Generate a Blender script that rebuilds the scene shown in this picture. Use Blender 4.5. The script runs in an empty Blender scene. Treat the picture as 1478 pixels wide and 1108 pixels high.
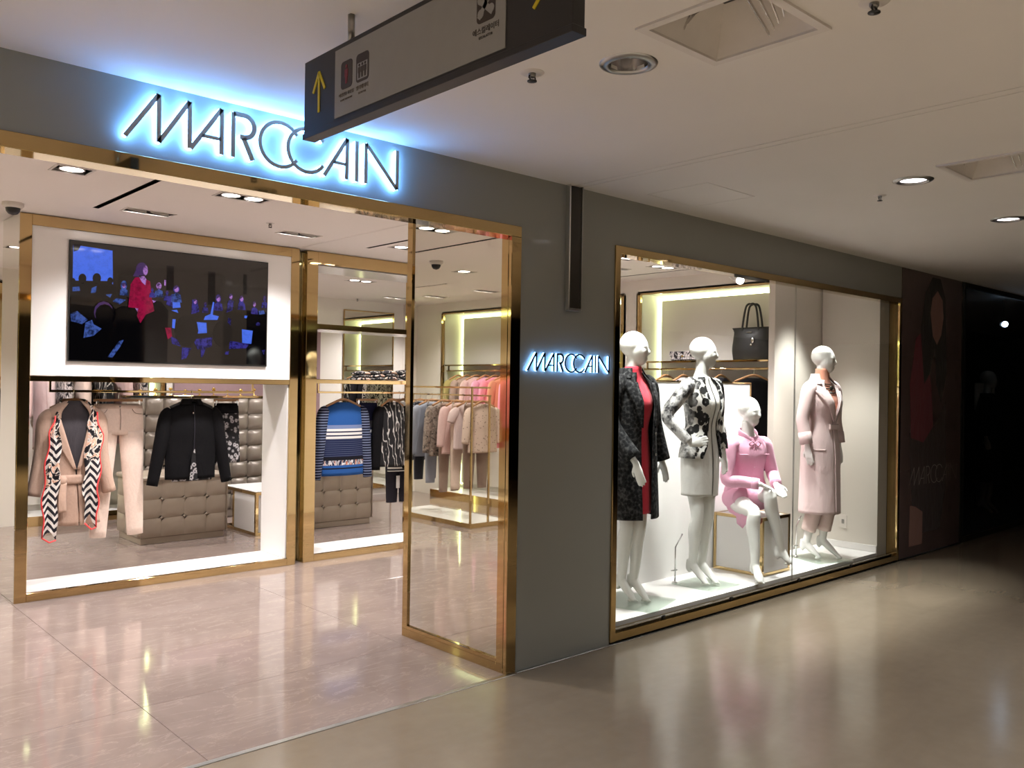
import bpy, math, random
from mathutils import Vector, Matrix, Quaternion

random.seed(7)
scene = bpy.context.scene
COL = scene.collection
PI = math.pi
R = math.radians

# ------------------------------------------------------------------ camera
CAM_ROT = ((0.73686772, 0.01306117, 0.67591077),
           (-0.67586513, -0.00830739, 0.7369785),
           (0.01524085, -0.99988019, 0.00270615))      # columns: right, down, forward
CAM_POS = Vector((0.0, -3.3525, 1.52))
F_PIX = 1241.99
cam_data = bpy.data.cameras.new('camera')
cam = bpy.data.objects.new('camera', cam_data)
COL.objects.link(cam)
_r, _d, _f = [Vector([CAM_ROT[i][k] for i in range(3)]) for k in range(3)]
_m = Matrix((_r, -_d, -_f)).transposed().to_4x4()
_m.translation = CAM_POS
cam.matrix_world = _m
cam_data.sensor_fit = 'HORIZONTAL'
cam_data.sensor_width = 36.0
cam_data.lens = F_PIX / 1478.0 * 36.0
cam_data.clip_start = 0.05
cam_data.clip_end = 100
scene.camera = cam

# ------------------------------------------------------------------ world, exposure
world = bpy.data.worlds.new('world')
scene.world = world
world.use_nodes = True
world.node_tree.nodes['Background'].inputs[0].default_value = (0.9, 0.85, 0.8, 1)
world.node_tree.nodes['Background'].inputs[1].default_value = 0.004
scene.view_settings.view_transform = 'Standard'
scene.view_settings.look = 'None'
scene.view_settings.gamma = 1
scene.view_settings.exposure = 0.0
scene.view_settings.use_curve_mapping = False
scene.cycles.use_denoising = True
scene.cycles.max_bounces = 10
scene.cycles.diffuse_bounces = 5
scene.cycles.glossy_bounces = 6
scene.cycles.transparent_max_bounces = 16
scene.cycles.sample_clamp_indirect = 6.0
scene.cycles.caustics_reflective = False
scene.cycles.caustics_refractive = False

SHOP_W = 140.0     # watts of one shop ceiling lamp
DISPLAY_W = 255.0   # watts of one display window lamp
MALL_W = 70.0      # watts of one mall downlight in view
CEIL = 2.65
WARM = (1.0, 0.958, 0.952)
COOL = (0.985, 1.0, 0.96)


# ------------------------------------------------------------------ node material helpers
def srgb(r, g, b):
    def c(v):
        v /= 255.0
        return v / 12.92 if v <= 0.04045 else ((v + 0.055) / 1.055) ** 2.4
    return (c(r), c(g), c(b))


MATS = {}


class NT:
    """tiny node-tree writer"""
    def __init__(self, name):
        self.m = bpy.data.materials.new(name)
        self.m.use_nodes = True
        self.t = self.m.node_tree
        self.b = self.t.nodes['Principled BSDF']
        MATS[name] = self.m

    def n(self, kind, **kw):
        nd = self.t.nodes.new(kind)
        for k, v in kw.items():
            setattr(nd, k, v)
        return nd

    def put(self, sock, v):
        if isinstance(v, bpy.types.NodeSocket):
            self.t.links.new(v, sock)
        elif isinstance(v, tuple) and len(v) == 3 and sock.type == 'RGBA':
            sock.default_value = (*v, 1)
        else:
            sock.default_value = v

    def obj(self):
        return self.n('ShaderNodeTexCoord').outputs['Object']

    def mapping(self, vec, scale=(1, 1, 1), loc=(0, 0, 0), rot=(0, 0, 0)):
        m = self.n('ShaderNodeMapping')
        self.put(m.inputs['Vector'], vec)
        m.inputs['Scale'].default_value = scale
        m.inputs['Location'].default_value = loc
        m.inputs['Rotation'].default_value = rot
        return m.outputs[0]

    def noise(self, vec, scale=5, detail=3, rough=0.5, dist=0.0):
        x = self.n('ShaderNodeTexNoise')
        self.put(x.inputs['Vector'], vec)
        x.inputs['Scale'].default_value = scale
        x.inputs['Detail'].default_value = detail
        x.inputs['Roughness'].default_value = rough
        x.inputs['Distortion'].default_value = dist
        return x.outputs['Fac']

    def voronoi(self, vec, scale=5, feature='F1', rand=1.0):
        x = self.n('ShaderNodeTexVoronoi', feature=feature)
        self.put(x.inputs['Vector'], vec)
        x.inputs['Scale'].default_value = scale
        x.inputs['Randomness'].default_value = rand
        return x.outputs['Distance']

    def wave(self, vec, scale=5, dist=0, axis='X', detail=2, dscale=1.0, profile='SIN'):
        x = self.n('ShaderNodeTexWave', wave_type='BANDS', bands_direction=axis, wave_profile=profile)
        self.put(x.inputs['Vector'], vec)
        x.inputs['Scale'].default_value = scale
        x.inputs['Distortion'].default_value = dist
        x.inputs['Detail'].default_value = detail
        x.inputs['Detail Scale'].default_value = dscale
        return x.outputs['Fac']

    def math(self, op, a, b=0.0, c=0.0):
        x = self.n('ShaderNodeMath', operation=op)
        for i, v in enumerate((a, b, c)):
            self.put(x.inputs[i], v)
        return x.outputs[0]

    def sep(self, vec):
        x = self.n('ShaderNodeSeparateXYZ')
        self.put(x.inputs[0], vec)
        return x.outputs

    def ramp(self, fac, stops, interp='LINEAR'):
        x = self.n('ShaderNodeValToRGB')
        x.color_ramp.interpolation = interp
        e = x.color_ramp.elements
        while len(e) < len(stops):
            e.new(0.5)
        for el, (p, c) in zip(e, stops):
            el.position = p
            el.color = (*c, 1)
        self.put(x.inputs[0], fac)
        return x.outputs[0]

    def mix(self, fac, a, b):
        x = self.n('ShaderNodeMix', data_type='RGBA')
        self.put(x.inputs[0], fac)
        self.put(x.inputs[6], a)
        self.put(x.inputs[7], b)
        return x.outputs[2]

    def bump(self, h, strength=0.2, dist=0.01):
        x = self.n('ShaderNodeBump')
        x.inputs['Strength'].default_value = strength
        x.inputs['Distance'].default_value = dist
        self.put(x.inputs['Height'], h)
        self.put(self.b.inputs['Normal'], x.outputs[0])

    def set(self, color=None, rough=None, metal=None, spec=None, coat=None, sheen=None):
        if color is not None:
            self.put(self.b.inputs['Base Color'], color)
        if rough is not None:
            self.put(self.b.inputs['Roughness'], rough)
        if metal is not None:
            self.b.inputs['Metallic'].default_value = metal
        if spec is not None:
            self.b.inputs['Specular IOR Level'].default_value = spec
        if coat is not None:
            self.b.inputs['Coat Weight'].default_value = coat
            self.b.inputs['Coat Roughness'].default_value = 0.03
        if sheen is not None:
            self.b.inputs['Sheen Weight'].default_value = sheen
        return self


def simple(name, col, rough=0.5, metal=0.0, spec=0.5, coat=None, var=0.06, scale=18, bump=0.0):
    t = NT(name)
    f = t.noise(t.obj(), scale, 4)
    c = t.mix(f, tuple(max(0, v * (1 - var)) for v in col), tuple(min(1, v * (1 + var)) for v in col))
    t.set(c, rough, metal, spec, coat)
    if bump:
        t.bump(f, bump, 0.004)
    return t.m


def emit(name, col, strength):
    t = NT(name)
    t.set((0.0, 0.0, 0.0), 0.5)
    t.b.inputs['Emission Color'].default_value = (*col, 1)
    t.b.inputs['Emission Strength'].default_value = strength
    return t.m


def fabric(name, col, var=0.12, scale=60, rough=0.85, bump=0.25, sheen=0.15):
    t = NT(name)
    v = t.obj()
    f = t.noise(v, scale, 5, 0.6)
    g = t.noise(t.mapping(v, (1, 1, 0.42)), 12, 3, 0.5, 0.7)
    c = t.mix(f, tuple(x * (1 - var) for x in col), tuple(min(1, x * (1 + var)) for x in col))
    t.set(c, rough, 0, 0.25 if sheen else 0.12, sheen=sheen)
    t.bump(t.math('ADD', t.math('MULTIPLY', f, 0.12), g), 0.55, 0.016)
    return t.m


# ---- surfaces
t = NT('mall_floor')
_v = t.obj()
_n1 = t.noise(t.mapping(_v, (0.5, 1.6, 1)), 2.2, 6, 0.6, 0.6)
_n2 = t.noise(_v, 14, 5)
_c = t.mix(_n1, srgb(118, 106, 91), srgb(142, 129, 111))
_c = t.mix(t.math('MULTIPLY', _n2, 0.35), _c, srgb(104, 92, 75))
t.set(_c, t.math('ADD', t.math('MULTIPLY', _n2, 0.08), 0.12), 0, 0.55)
t.bump(t.noise(_v, 3.0, 2), 0.02, 0.02)

t = NT('marble_tile')
_v = t.obj()
_n1 = t.noise(_v, 1.7, 6, 0.6, 1.2)
_n3 = t.noise(t.mapping(_v, (0.5, 1.6, 1), rot=(0, 0, 0.4)), 3.2, 8, 0.62, 1.6)
_vein = t.ramp(_n3, [(0.485, (0, 0, 0)), (0.50, (1, 1, 1)), (0.515, (0, 0, 0))])
_c = t.mix(_n1, srgb(122, 107, 100), srgb(160, 143, 135))
_c = t.mix(t.math('MULTIPLY', _vein, 0.22), _c, srgb(200, 186, 174))
t.set(_c, t.math('ADD', t.math('MULTIPLY', _n1, 0.05), 0.045), 0, 0.6)

simple('grout', srgb(120, 106, 94), 0.6)
simple('mall_ceiling', srgb(226, 222, 217), 0.8, var=0.03, scale=2)
simple('shop_ceiling', srgb(240, 234, 229), 0.75, var=0.02, scale=2)
simple('white_wall', srgb(232, 226, 218), 0.55, var=0.02, scale=2)
simple('gloss_white', srgb(240, 238, 236), 0.18, var=0.01, scale=2)
simple('display_wall', srgb(208, 202, 192), 0.5, var=0.02, scale=2)
simple('void_black', (0.006, 0.006, 0.006), 0.8)
simple('mauve_wall', srgb(156, 128, 132), 0.6)
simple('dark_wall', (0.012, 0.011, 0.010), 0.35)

t = NT('fascia')
_n1 = t.noise(t.obj(), 1.2, 2)
t.set(t.mix(_n1, srgb(144, 146, 141), srgb(150, 152, 147)), 0.32, 0, 0.35)
t.b.inputs['Coat Weight'].default_value = 0.25
t.b.inputs['Coat Roughness'].default_value = 0.06

t = NT('brass')
_n1 = t.noise(t.mapping(t.obj(), (1, 1, 6)), 3, 3)
t.set(t.mix(_n1, srgb(196, 168, 118), srgb(206, 180, 132)), t.math('ADD', t.math('MULTIPLY', _n1, 0.03), 0.03), 1.0)
t = NT('mirror')
t.set(t.mix(t.noise(t.obj(), 2, 1), (0.78, 0.78, 0.70), (0.80, 0.80, 0.72)), 0.012, 1.0)
t = NT('green_mirror')
t.set(t.mix(t.noise(t.obj(), 2, 1), (0.50, 0.56, 0.47), (0.54, 0.60, 0.51)), 0.03, 1.0)
simple('chrome', (0.75, 0.75, 0.75), 0.12, 1.0)
simple('steel', (0.42, 0.41, 0.39), 0.3, 1.0)
simple('bronze_panel', srgb(58, 54, 48), 0.25, 0.3)
simple('black_plastic', (0.012, 0.012, 0.013), 0.35)
simple('navy_black', srgb(26, 26, 32), 0.4)
simple('letter_face', srgb(170, 170, 162), 0.4, 0.0)
simple('small_letter_face', srgb(40, 44, 48), 0.35, 0.3)
simple('sign_panel', srgb(146, 146, 146), 0.45)
simple('icon_dark', srgb(52, 42, 40), 0.5)
simple('icon_red', srgb(120, 30, 44), 0.5)
simple('arrow_yellow', srgb(214, 196, 40), 0.5)
simple('sign_grey_text', srgb(96, 88, 84), 0.6)
simple('lamp_trim', srgb(214, 208, 202), 0.4)
simple('reflector', (0.7, 0.68, 0.66), 0.18, 1.0)
simple('mannequin', srgb(232, 232, 228), 0.22, var=0.015)
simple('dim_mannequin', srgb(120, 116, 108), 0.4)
simple('wood', srgb(176, 132, 92), 0.5, var=0.18, scale=30)
simple('sprinkler_metal', (0.28, 0.27, 0.25), 0.35, 0.8)
simple('outlet_plate', srgb(214, 208, 200), 0.5)
simple('silver_leather', srgb(150, 140, 130), 0.36, 0.25, var=0.05)
simple('taupe_leather', srgb(158, 144, 128), 0.42, 0.15, var=0.05)
simple('black_leather', (0.012, 0.012, 0.012), 0.45)
simple('gold_trinket', srgb(214, 176, 96), 0.25, 1.0)
emit('lamp_lens', (1.0, 0.94, 0.90), 14.0)
emit('mall_lens', (0.98, 0.93, 1.0), 7.0)
emit('dead_lens', (0.9, 0.85, 0.8), 0.03)
emit('cream_lens', (1.0, 0.8, 0.4), 0.35)
emit('sign_glow', (0.14, 0.41, 1.0), 46.0)
emit('small_sign_glow', (0.22, 0.50, 1.0), 11.0)
emit('led_green', (0.86, 1.0, 0.50), 9.5)
emit('blue_spot', (0.55, 0.75, 1.0), 40.0)

def thin_glass(name, tint, rough=0.0):
    """thin clear pane: transparent with a Schlick reflection that is the same from both sides"""
    t = NT(name)
    t.t.nodes.remove(t.b)
    fc = t.n('ShaderNodeLayerWeight')
    fc.inputs[0].default_value = 0.5
    k = t.math('ADD', t.math('MULTIPLY', t.math('POWER', fc.outputs['Facing'], 5.0), 0.9), 0.025)
    tr = t.n('ShaderNodeBsdfTransparent')
    tr.inputs[0].default_value = (*tint, 1)
    gl = t.n('ShaderNodeBsdfGlossy')
    gl.inputs['Roughness'].default_value = rough
    mx = t.n('ShaderNodeMixShader')
    t.put(mx.inputs[0], k)
    t.put(mx.inputs[1], tr.outputs[0])
    t.put(mx.inputs[2], gl.outputs[0])
    t.put(t.t.nodes['Material Output'].inputs[0], mx.outputs[0])


thin_glass('window_glass', (0.985, 0.99, 0.985))
thin_glass('plate_glass', (0.86, 0.90, 0.87), 0.02)

# ---- cloth
fabric('camel_wool', srgb(192, 162, 144))
fabric('coat_lining', srgb(60, 56, 60))
fabric('blush_denim', srgb(222, 200, 186))
fabric('black_cloth', srgb(14, 13, 15), 0.2, sheen=0.0)
fabric('coral_dress', srgb(196, 52, 68))
fabric('white_cloth', srgb(226, 224, 220), 0.04)
fabric('pink_cloth', srgb(224, 168, 192), 0.06)
fabric('blush_coat', srgb(212, 190, 188), 0.05)
fabric('blush_trouser', srgb(212, 190, 182), 0.05)
fabric('nude_knit', srgb(214, 150, 126), 0.08)
fabric('pale_blue', srgb(152, 156, 170), 0.08)
fabric('taupe_cloth', srgb(150, 128, 116), 0.1)
fabric('rose_cloth', srgb(238, 150, 170), 0.06)
fabric('orange_cloth', srgb(206, 138, 108), 0.06)
fabric('pale_pink', srgb(222, 190, 186), 0.08)
fabric('charcoal_cloth', srgb(40, 38, 44), 0.15, sheen=0.0)
fabric('dark_denim', srgb(40, 40, 50), 0.15)
fabric('red_trim', srgb(232, 72, 72), 0.1)
fabric('collar_white', srgb(222, 220, 214), 0.05)
fabric('olive_cloth', srgb(150, 136, 84), 0.1)

t = NT('black_tweed')
_v = t.obj()
_a = t.noise(_v, 55, 6, 0.75)
_b = t.voronoi(_v, 42)
t.set(t.ramp(t.math('MULTIPLY', _a, t.math('ADD', _b, 0.55)), [(0.34, srgb(14, 14, 16)), (0.52, srgb(30, 30, 32)), (0.76, srgb(74, 74, 74))]), 0.9, 0, 0.2)
t.bump(_a, 0.5, 0.006)

t = NT('leopard_print')
_v = t.obj()
_p = t.voronoi(t.mapping(_v, (1, 1, 0.85)), 21)
_ring = t.ramp(t.math('ADD', _p, t.math('MULTIPLY', t.noise(_v, 40, 3), 0.25)), [(0.0, srgb(60, 58, 58)), (0.26, srgb(120, 118, 116)), (0.32, srgb(14, 13, 14)), (0.70, srgb(20, 19, 20)), (0.76, srgb(228, 226, 222))])
_soft = t.ramp(t.noise(_v, 9, 6, 0.7), [(0.40, srgb(48, 46, 48)), (0.56, srgb(218, 216, 214))])
_mask = t.ramp(t.math('ADD', t.math('MULTIPLY_ADD', t.sep(_v)[0], 3.0, 0.64), t.math('MULTIPLY', t.noise(_v, 7, 3), 0.6)), [(0.34, (0, 0, 0)), (0.5, (1, 1, 1))])
t.set(t.mix(_mask, _soft, _ring), 0.6, 0, 0.35)

t = NT('floral_print')
_v = t.obj()
_d = t.n('ShaderNodeTexVoronoi', feature='F1')
t.put(_d.inputs['Vector'], _v)
_d.inputs['Scale'].default_value = 26
_pet = t.math('ADD', _d.outputs['Distance'], t.math('MULTIPLY', t.noise(_v, 75, 2), 0.30))
t.set(t.ramp(_pet, [(0.32, srgb(60, 58, 62)), (0.38, srgb(176, 172, 172)), (0.60, srgb(110, 106, 108)), (0.66, srgb(18, 16, 18))]), 0.75, 0, 0.3)

t = NT('zebra_print')
_v = t.obj()
_w = t.wave(t.mapping(_v, (1, 1, 0.28), rot=(0, 0.5, 0)), 7.5, 9, 'X', 2, 3.2)
t.set(t.ramp(_w, [(0.80, srgb(18, 17, 19)), (0.91, srgb(100, 96, 94)), (0.99, srgb(190, 186, 180))]), 0.7, 0, 0.3)

t = NT('bw_print')
_v = t.obj()
_w = t.noise(t.mapping(_v, (1, 1, 0.5)), 38, 3, 0.6, 1.5)
t.set(t.ramp(_w, [(0.44, srgb(28, 26, 30)), (0.54, srgb(200, 190, 186))]), 0.8, 0, 0.2)

t = NT('grey_floral')
_v = t.obj()
_w = t.noise(_v, 24, 4, 0.6, 1.0)
t.set(t.ramp(_w, [(0.34, srgb(50, 48, 52)), (0.44, srgb(132, 120, 112)), (0.66, srgb(178, 164, 154))]), 0.8, 0, 0.2)

t = NT('speckled_cream')
_v = t.obj()
_p = t.voronoi(_v, 34)
t.set(t.ramp(_p, [(0.14, srgb(110, 92, 84)), (0.24, srgb(214, 190, 176))]), 0.8, 0, 0.2)

t = NT('navy_print')
_v = t.obj()
_w = t.noise(_v, 26, 3, 0.6, 2)
t.set(t.ramp(_w, [(0.45, srgb(40, 42, 58)), (0.6, srgb(150, 152, 166))]), 0.8, 0, 0.2)

t = NT('stripe_shirt')
_z = t.sep(t.obj())[2]
_s = t.math('FRACT', t.math('MULTIPLY', _z, 31.0))
t.set(t.ramp(_s, [(0.0, srgb(28, 28, 34)), (0.5, srgb(222, 218, 210))], 'CONSTANT'), 0.8, 0, 0.2)


def banded(name, z0, z1, stops):
    """knitted bands at fixed heights of the garment; stops = (fraction from the top, colour)"""
    tt = NT(name)
    vv = tt.obj()
    zz = tt.sep(vv)[2]
    f = tt.math('DIVIDE', tt.math('SUBTRACT', z0, zz), z0 - z1)
    c = tt.ramp(f, stops, 'CONSTANT')
    fine = tt.math('GREATER_THAN', tt.math('FRACT', tt.math('MULTIPLY', zz, 55.0)), 0.72)
    low = tt.math('MULTIPLY', tt.math('GREATER_THAN', f, 0.46), tt.math('LESS_THAN', f, 0.72))
    c = tt.mix(tt.math('MULTIPLY', tt.math('MULTIPLY', fine, low), 0.35), c, srgb(120, 130, 150))
    jac = tt.math('MULTIPLY', tt.math('GREATER_THAN', f, 0.775), tt.math('LESS_THAN', f, 0.845))
    cell = tt.ramp(tt.noise(tt.mapping(vv, (26, 2, 7)), 1.6, 2, 0.5, 0.8), [(0.36, srgb(28, 34, 62)), (0.46, srgb(206, 204, 206)), (0.56, srgb(64, 62, 70)), (0.62, srgb(206, 120, 88)), (0.7, srgb(214, 212, 212))], 'CONSTANT')
    c = tt.mix(jac, c, cell)
    tt.set(c, 0.85, 0, 0.2)
    tt.bump(tt.noise(vv, 90, 3), 0.3, 0.004)
    return tt.m


_NB = srgb(22, 30, 66)
_BL = srgb(36, 80, 142)
banded('sweater_knit', -0.13, -0.745, [(0.0, _BL), (0.26, srgb(112, 128, 166)), (0.315, srgb(222, 218, 214)), (0.35, _NB), (0.37, srgb(222, 218, 214)), (0.405, _NB), (0.425, srgb(222, 218, 214)), (0.46, _NB), (0.72, srgb(20, 20, 28)), (0.775, srgb(120, 110, 110)), (0.845, srgb(36, 84, 150)), (0.88, srgb(18, 20, 34)), (0.90, _BL)])
t = NT('sleeve_stripe')
_z = t.sep(t.obj())[2]
_s = t.math('FRACT', t.math('MULTIPLY', _z, 42.0))
t.set(t.ramp(_s, [(0.0, srgb(22, 26, 48)), (0.66, srgb(120, 130, 156))], 'CONSTANT'), 0.85, 0, 0.2)
banded('navy_skirt_knit', -0.10, -0.63, [(0.0, srgb(24, 28, 56)), (0.30, srgb(60, 60, 66)), (0.42, srgb(24, 28, 56)), (0.46, srgb(206, 204, 204)), (0.51, srgb(24, 28, 60)), (0.7, srgb(16, 16, 26))])

t = NT('scarf_print')
_v = t.obj()
_s = t.sep(_v)
_zig = t.math('PINGPONG', t.math('MULTIPLY', _s[0], 1.0), 0.045)
_ch = t.math('FRACT', t.math('MULTIPLY', t.math('ADD', _s[2], t.math('MULTIPLY', _zig, 1.3)), 18.0))
_bw = t.ramp(_ch, [(0.0, srgb(30, 28, 38)), (0.5, srgb(228, 222, 216))], 'CONSTANT')
_pe = t.ramp(t.noise(t.mapping(_v, (1, 1, 0.7)), 7, 2, 0.5, 1.0), [(0.40, (0, 0, 0)), (0.43, (1, 1, 1))])
_bk = t.ramp(t.noise(_v, 11, 3, 0.5, 2.0), [(0.40, srgb(24, 22, 28)), (0.49, srgb(226, 216, 208)), (0.55, srgb(230, 186, 160)), (0.66, srgb(24, 22, 28))], 'CONSTANT')
_up = t.math('GREATER_THAN', t.math('ADD', _s[2], t.math('MULTIPLY', _s[0], -0.6)), -0.56)
t.set(t.mix(t.math('MULTIPLY', _pe, _up), _bw, _bk), 0.6, 0, 0.3)

t = NT('poster_print')
_v = t.obj()
_n = t.noise(_v, 3.5, 5, 0.65, 0.8)
_bl = t.ramp(t.voronoi(t.mapping(_v, (1, 1, 0.7)), 5.5), [(0.10, (1, 1, 1)), (0.22, (0, 0, 0))])
_c = t.mix(_n, srgb(84, 70, 70), srgb(112, 96, 94))
_c = t.mix(t.math('MULTIPLY', _bl, 0.4), _c, srgb(60, 44, 46))
t.set(_c, 0.35)
fabric('poster_hair', srgb(34, 24, 26))
fabric('poster_skin', srgb(150, 112, 104))
fabric('poster_coat', srgb(112, 36, 54))
fabric('poster_skirt', srgb(58, 42, 44))
fabric('poster_line', srgb(150, 140, 136))


# ------------------------------------------------------------------ mesh builder
class MB:
    def __init__(self):
        self.v = []
        self.f = []
        self.smooth = []

    def add(self, verts, faces, smooth=False):
        o = len(self.v)
        self.v += [tuple(p) for p in verts]
        self.f += [tuple(i + o for i in fc) for fc in faces]
        self.smooth += [smooth] * len(faces)
        return self

    def box(self, x0, x1, y0, y1, z0, z1):
        return self.add([(x0, y0, z0), (x1, y0, z0), (x1, y1, z0), (x0, y1, z0), (x0, y0, z1), (x1, y0, z1), (x1, y1, z1), (x0, y1, z1)],
                        [(0, 3, 2, 1), (4, 5, 6, 7), (0, 1, 5, 4), (1, 2, 6, 5), (2, 3, 7, 6), (3, 0, 4, 7)])

    def bbox(self, x0, x1, y0, y1, z0, z1, b=0.004):
        """box with chamfered edges"""
        pts = []
        for sx, X in ((0, x0), (1, x1)):
            for sy, Y in ((0, y0), (1, y1)):
                for sz, Z in ((0, z0), (1, z1)):
                    dx, dy, dz = b * (1 - 2 * sx), b * (1 - 2 * sy), b * (1 - 2 * sz)
                    pts.append(((X, Y + dy, Z + dz), (X + dx, Y, Z + dz), (X + dx, Y + dy, Z)))
        V = [p for tr in pts for p in tr]

        def i(sx, sy, sz, k):
            return (sx * 4 + sy * 2 + sz) * 3 + k
        F = []
        for s in (0, 1):
            q = [i(s, 0, 0, 0), i(s, 1, 0, 0), i(s, 1, 1, 0), i(s, 0, 1, 0)]
            F.append(q if s else q[::-1])
            q = [i(0, s, 0, 1), i(0, s, 1, 1), i(1, s, 1, 1), i(1, s, 0, 1)]
            F.append(q if s else q[::-1])
            q = [i(0, 0, s, 2), i(1, 0, s, 2), i(1, 1, s, 2), i(0, 1, s, 2)]
            F.append(q if s else q[::-1])
        for a in (0, 1):
            for c in (0, 1):
                q = [i(0, a, c, 1), i(1, a, c, 1), i(1, a, c, 2), i(0, a, c, 2)]
                F.append(q if (a ^ c) else q[::-1])
                q = [i(a, 0, c, 0), i(a, 1, c, 0), i(a, 1, c, 2), i(a, 0, c, 2)]
                F.append(q[::-1] if (a ^ c) else q)
                q = [i(a, c, 0, 0), i(a, c, 1, 0), i(a, c, 1, 1), i(a, c, 0, 1)]
                F.append(q if (a ^ c) else q[::-1])
                for e in (0, 1):
                    q = [i(a, c, e, 0), i(a, c, e, 1), i(a, c, e, 2)]
                    F.append(q if (a ^ c ^ e) else q[::-1])
        return self.add(V, F)

    def prism(self, poly, y0, y1, plane='XZ', smooth=False):
        """extrude a 2-D polygon; plane XZ extrudes along y, YZ along x, XY along z"""
        n = len(poly)

        def P(a, b, h):
            return {'XZ': (a, h, b), 'YZ': (h, a, b), 'XY': (a, b, h)}[plane]
        V = [P(a, b, y0) for a, b in poly] + [P(a, b, y1) for a, b in poly]
        F = [tuple(range(n)), tuple(range(2 * n - 1, n - 1, -1))]
        F += [(i, i + n, (i + 1) % n + n, (i + 1) % n) for i in range(n)]
        return self.add(V, F, smooth)

    def tube(self, pts, rad, seg=10, flat=None, smooth=True, cap=True, sub=1):
        """generalised cylinder; rad number or list of r / (ra, rb); flat = axis used as the first cross direction"""
        P = [Vector(p) for p in pts]
        if not isinstance(rad, (list, tuple)):
            rad = [rad] * len(P)
        rad = [(r, r) if not isinstance(r, (list, tuple)) else r for r in rad]
        if sub > 1 and len(P) > 2:
            P2, R2 = [], []
            for k in range(len(P) - 1):
                p0, p1, p2, p3 = P[max(k - 1, 0)], P[k], P[k + 1], P[min(k + 2, len(P) - 1)]
                r0, r1, r2, r3 = rad[max(k - 1, 0)], rad[k], rad[k + 1], rad[min(k + 2, len(P) - 1)]
                for j in range(sub):
                    u = j / sub
                    h = (-0.5 * u + u * u - 0.5 * u ** 3, 1 - 2.5 * u * u + 1.5 * u ** 3, 0.5 * u + 2 * u * u - 1.5 * u ** 3, -0.5 * u * u + 0.5 * u ** 3)
                    P2.append(p0 * h[0] + p1 * h[1] + p2 * h[2] + p3 * h[3])
                    R2.append(tuple(max(1e-4, r0[q] * h[0] + r1[q] * h[1] + r2[q] * h[2] + r3[q] * h[3]) for q in (0, 1)))
            P2.append(P[-1])
            R2.append(rad[-1])
            P, rad = P2, R2
        V, F = [], []
        up = Vector(flat) if flat else None
        prev = None
        for k, p in enumerate(P):
            d = (P[min(k + 1, len(P) - 1)] - P[max(k - 1, 0)])
            d = d.normalized() if d.length > 1e-9 else Vector((0, 0, 1))
            if up is not None:
                a = up - d * up.dot(d)
                if a.length < 1e-4:
                    a = d.orthogonal()
            elif prev is None:
                a = d.orthogonal()
            else:
                a = prev - d * prev.dot(d)
                if a.length < 1e-6:
                    a = d.orthogonal()
            a.normalize()
            prev = a
            b = d.cross(a)
            for j in range(seg):
                an = 2 * PI * j / seg
                V.append(p + a * (math.cos(an) * rad[k][0]) + b * (math.sin(an) * rad[k][1]))
        n = len(P)
        for k in range(n - 1):
            for j in range(seg):
                j2 = (j + 1) % seg
                F.append((k * seg + j, k * seg + j2, (k + 1) * seg + j2, (k + 1) * seg + j))
        if cap:
            F.append(tuple(range(seg - 1, -1, -1)))
            F.append(tuple((n - 1) * seg + j for j in range(seg)))
        return self.add(V, F, smooth)

    def ellipsoid(self, c, r, seg=16, rings=10, rot=None):
        V, F = [], []
        c = Vector(c)
        for i in range(rings + 1):
            th = PI * i / rings
            for j in range(seg):
                ph = 2 * PI * j / seg
                q = Vector((r[0] * math.sin(th) * math.cos(ph), r[1] * math.sin(th) * math.sin(ph), r[2] * math.cos(th)))
                if rot:
                    q = rot @ q
                V.append(c + q)
        for i in range(rings):
            for j in range(seg):
                j2 = (j + 1) % seg
                F.append((i * seg + j, (i + 1) * seg + j, (i + 1) * seg + j2, i * seg + j2))
        return self.add(V, F, True)

    def lathe(self, prof, c=(0, 0, 0), seg=24, smooth=True):
        """profile of (r, z) turned round the z axis through c"""
        V, F = [], []
        for r, z in prof:
            for j in range(seg):
                an = 2 * PI * j / seg
                V.append((c[0] + r * math.cos(an), c[1] + r * math.sin(an), c[2] + z))
        for k in range(len(prof) - 1):
            for j in range(seg):
                j2 = (j + 1) % seg
                F.append((k * seg + j, k * seg + j2, (k + 1) * seg + j2, (k + 1) * seg + j))
        return self.add(V, F, smooth)

    def disc(self, c, r, seg=20, down=True, ry=None):
        V = [(c[0] + r * math.cos(2 * PI * j / seg), c[1] + (ry or r) * math.sin(2 * PI * j / seg), c[2]) for j in range(seg)]
        F = [tuple(range(seg - 1, -1, -1)) if down else tuple(range(seg))]
        return self.add(V, F)

    def build(self, name, mat, parent=None, kind=None):
        me = bpy.data.meshes.new(name)
        me.from_pydata(self.v, [], self.f)
        for p, s in zip(me.polygons, self.smooth):
            p.use_smooth = s
        me.materials.append(MATS[mat] if isinstance(mat, str) else mat)
        me.update()
        o = bpy.data.objects.new(name, me)
        COL.objects.link(o)
        if parent:
            o.parent = parent
        if kind:
            o['kind'] = kind
        return o


def tag(o, label, cat, group=None, kind=None):
    o['label'] = label
    o['category'] = cat
    if group:
        o['group'] = group
    if kind:
        o['kind'] = kind
    return o


def thing(name, label, cat, loc=(0, 0, 0), rz=0.0, group=None):
    o = bpy.data.objects.new(name, None)
    o.empty_display_size = 0.05
    COL.objects.link(o)
    o.location = loc
    o.rotation_euler = (0, 0, rz)
    return tag(o, label, cat, group)


def share(src, name, parent, loc=(0, 0, 0), rot=(0, 0, 0), scale=(1, 1, 1)):
    o = bpy.data.objects.new(name, src.data)
    COL.objects.link(o)
    o.parent = parent
    o.location = loc
    o.rotation_euler = rot
    o.scale = scale
    return o


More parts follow.
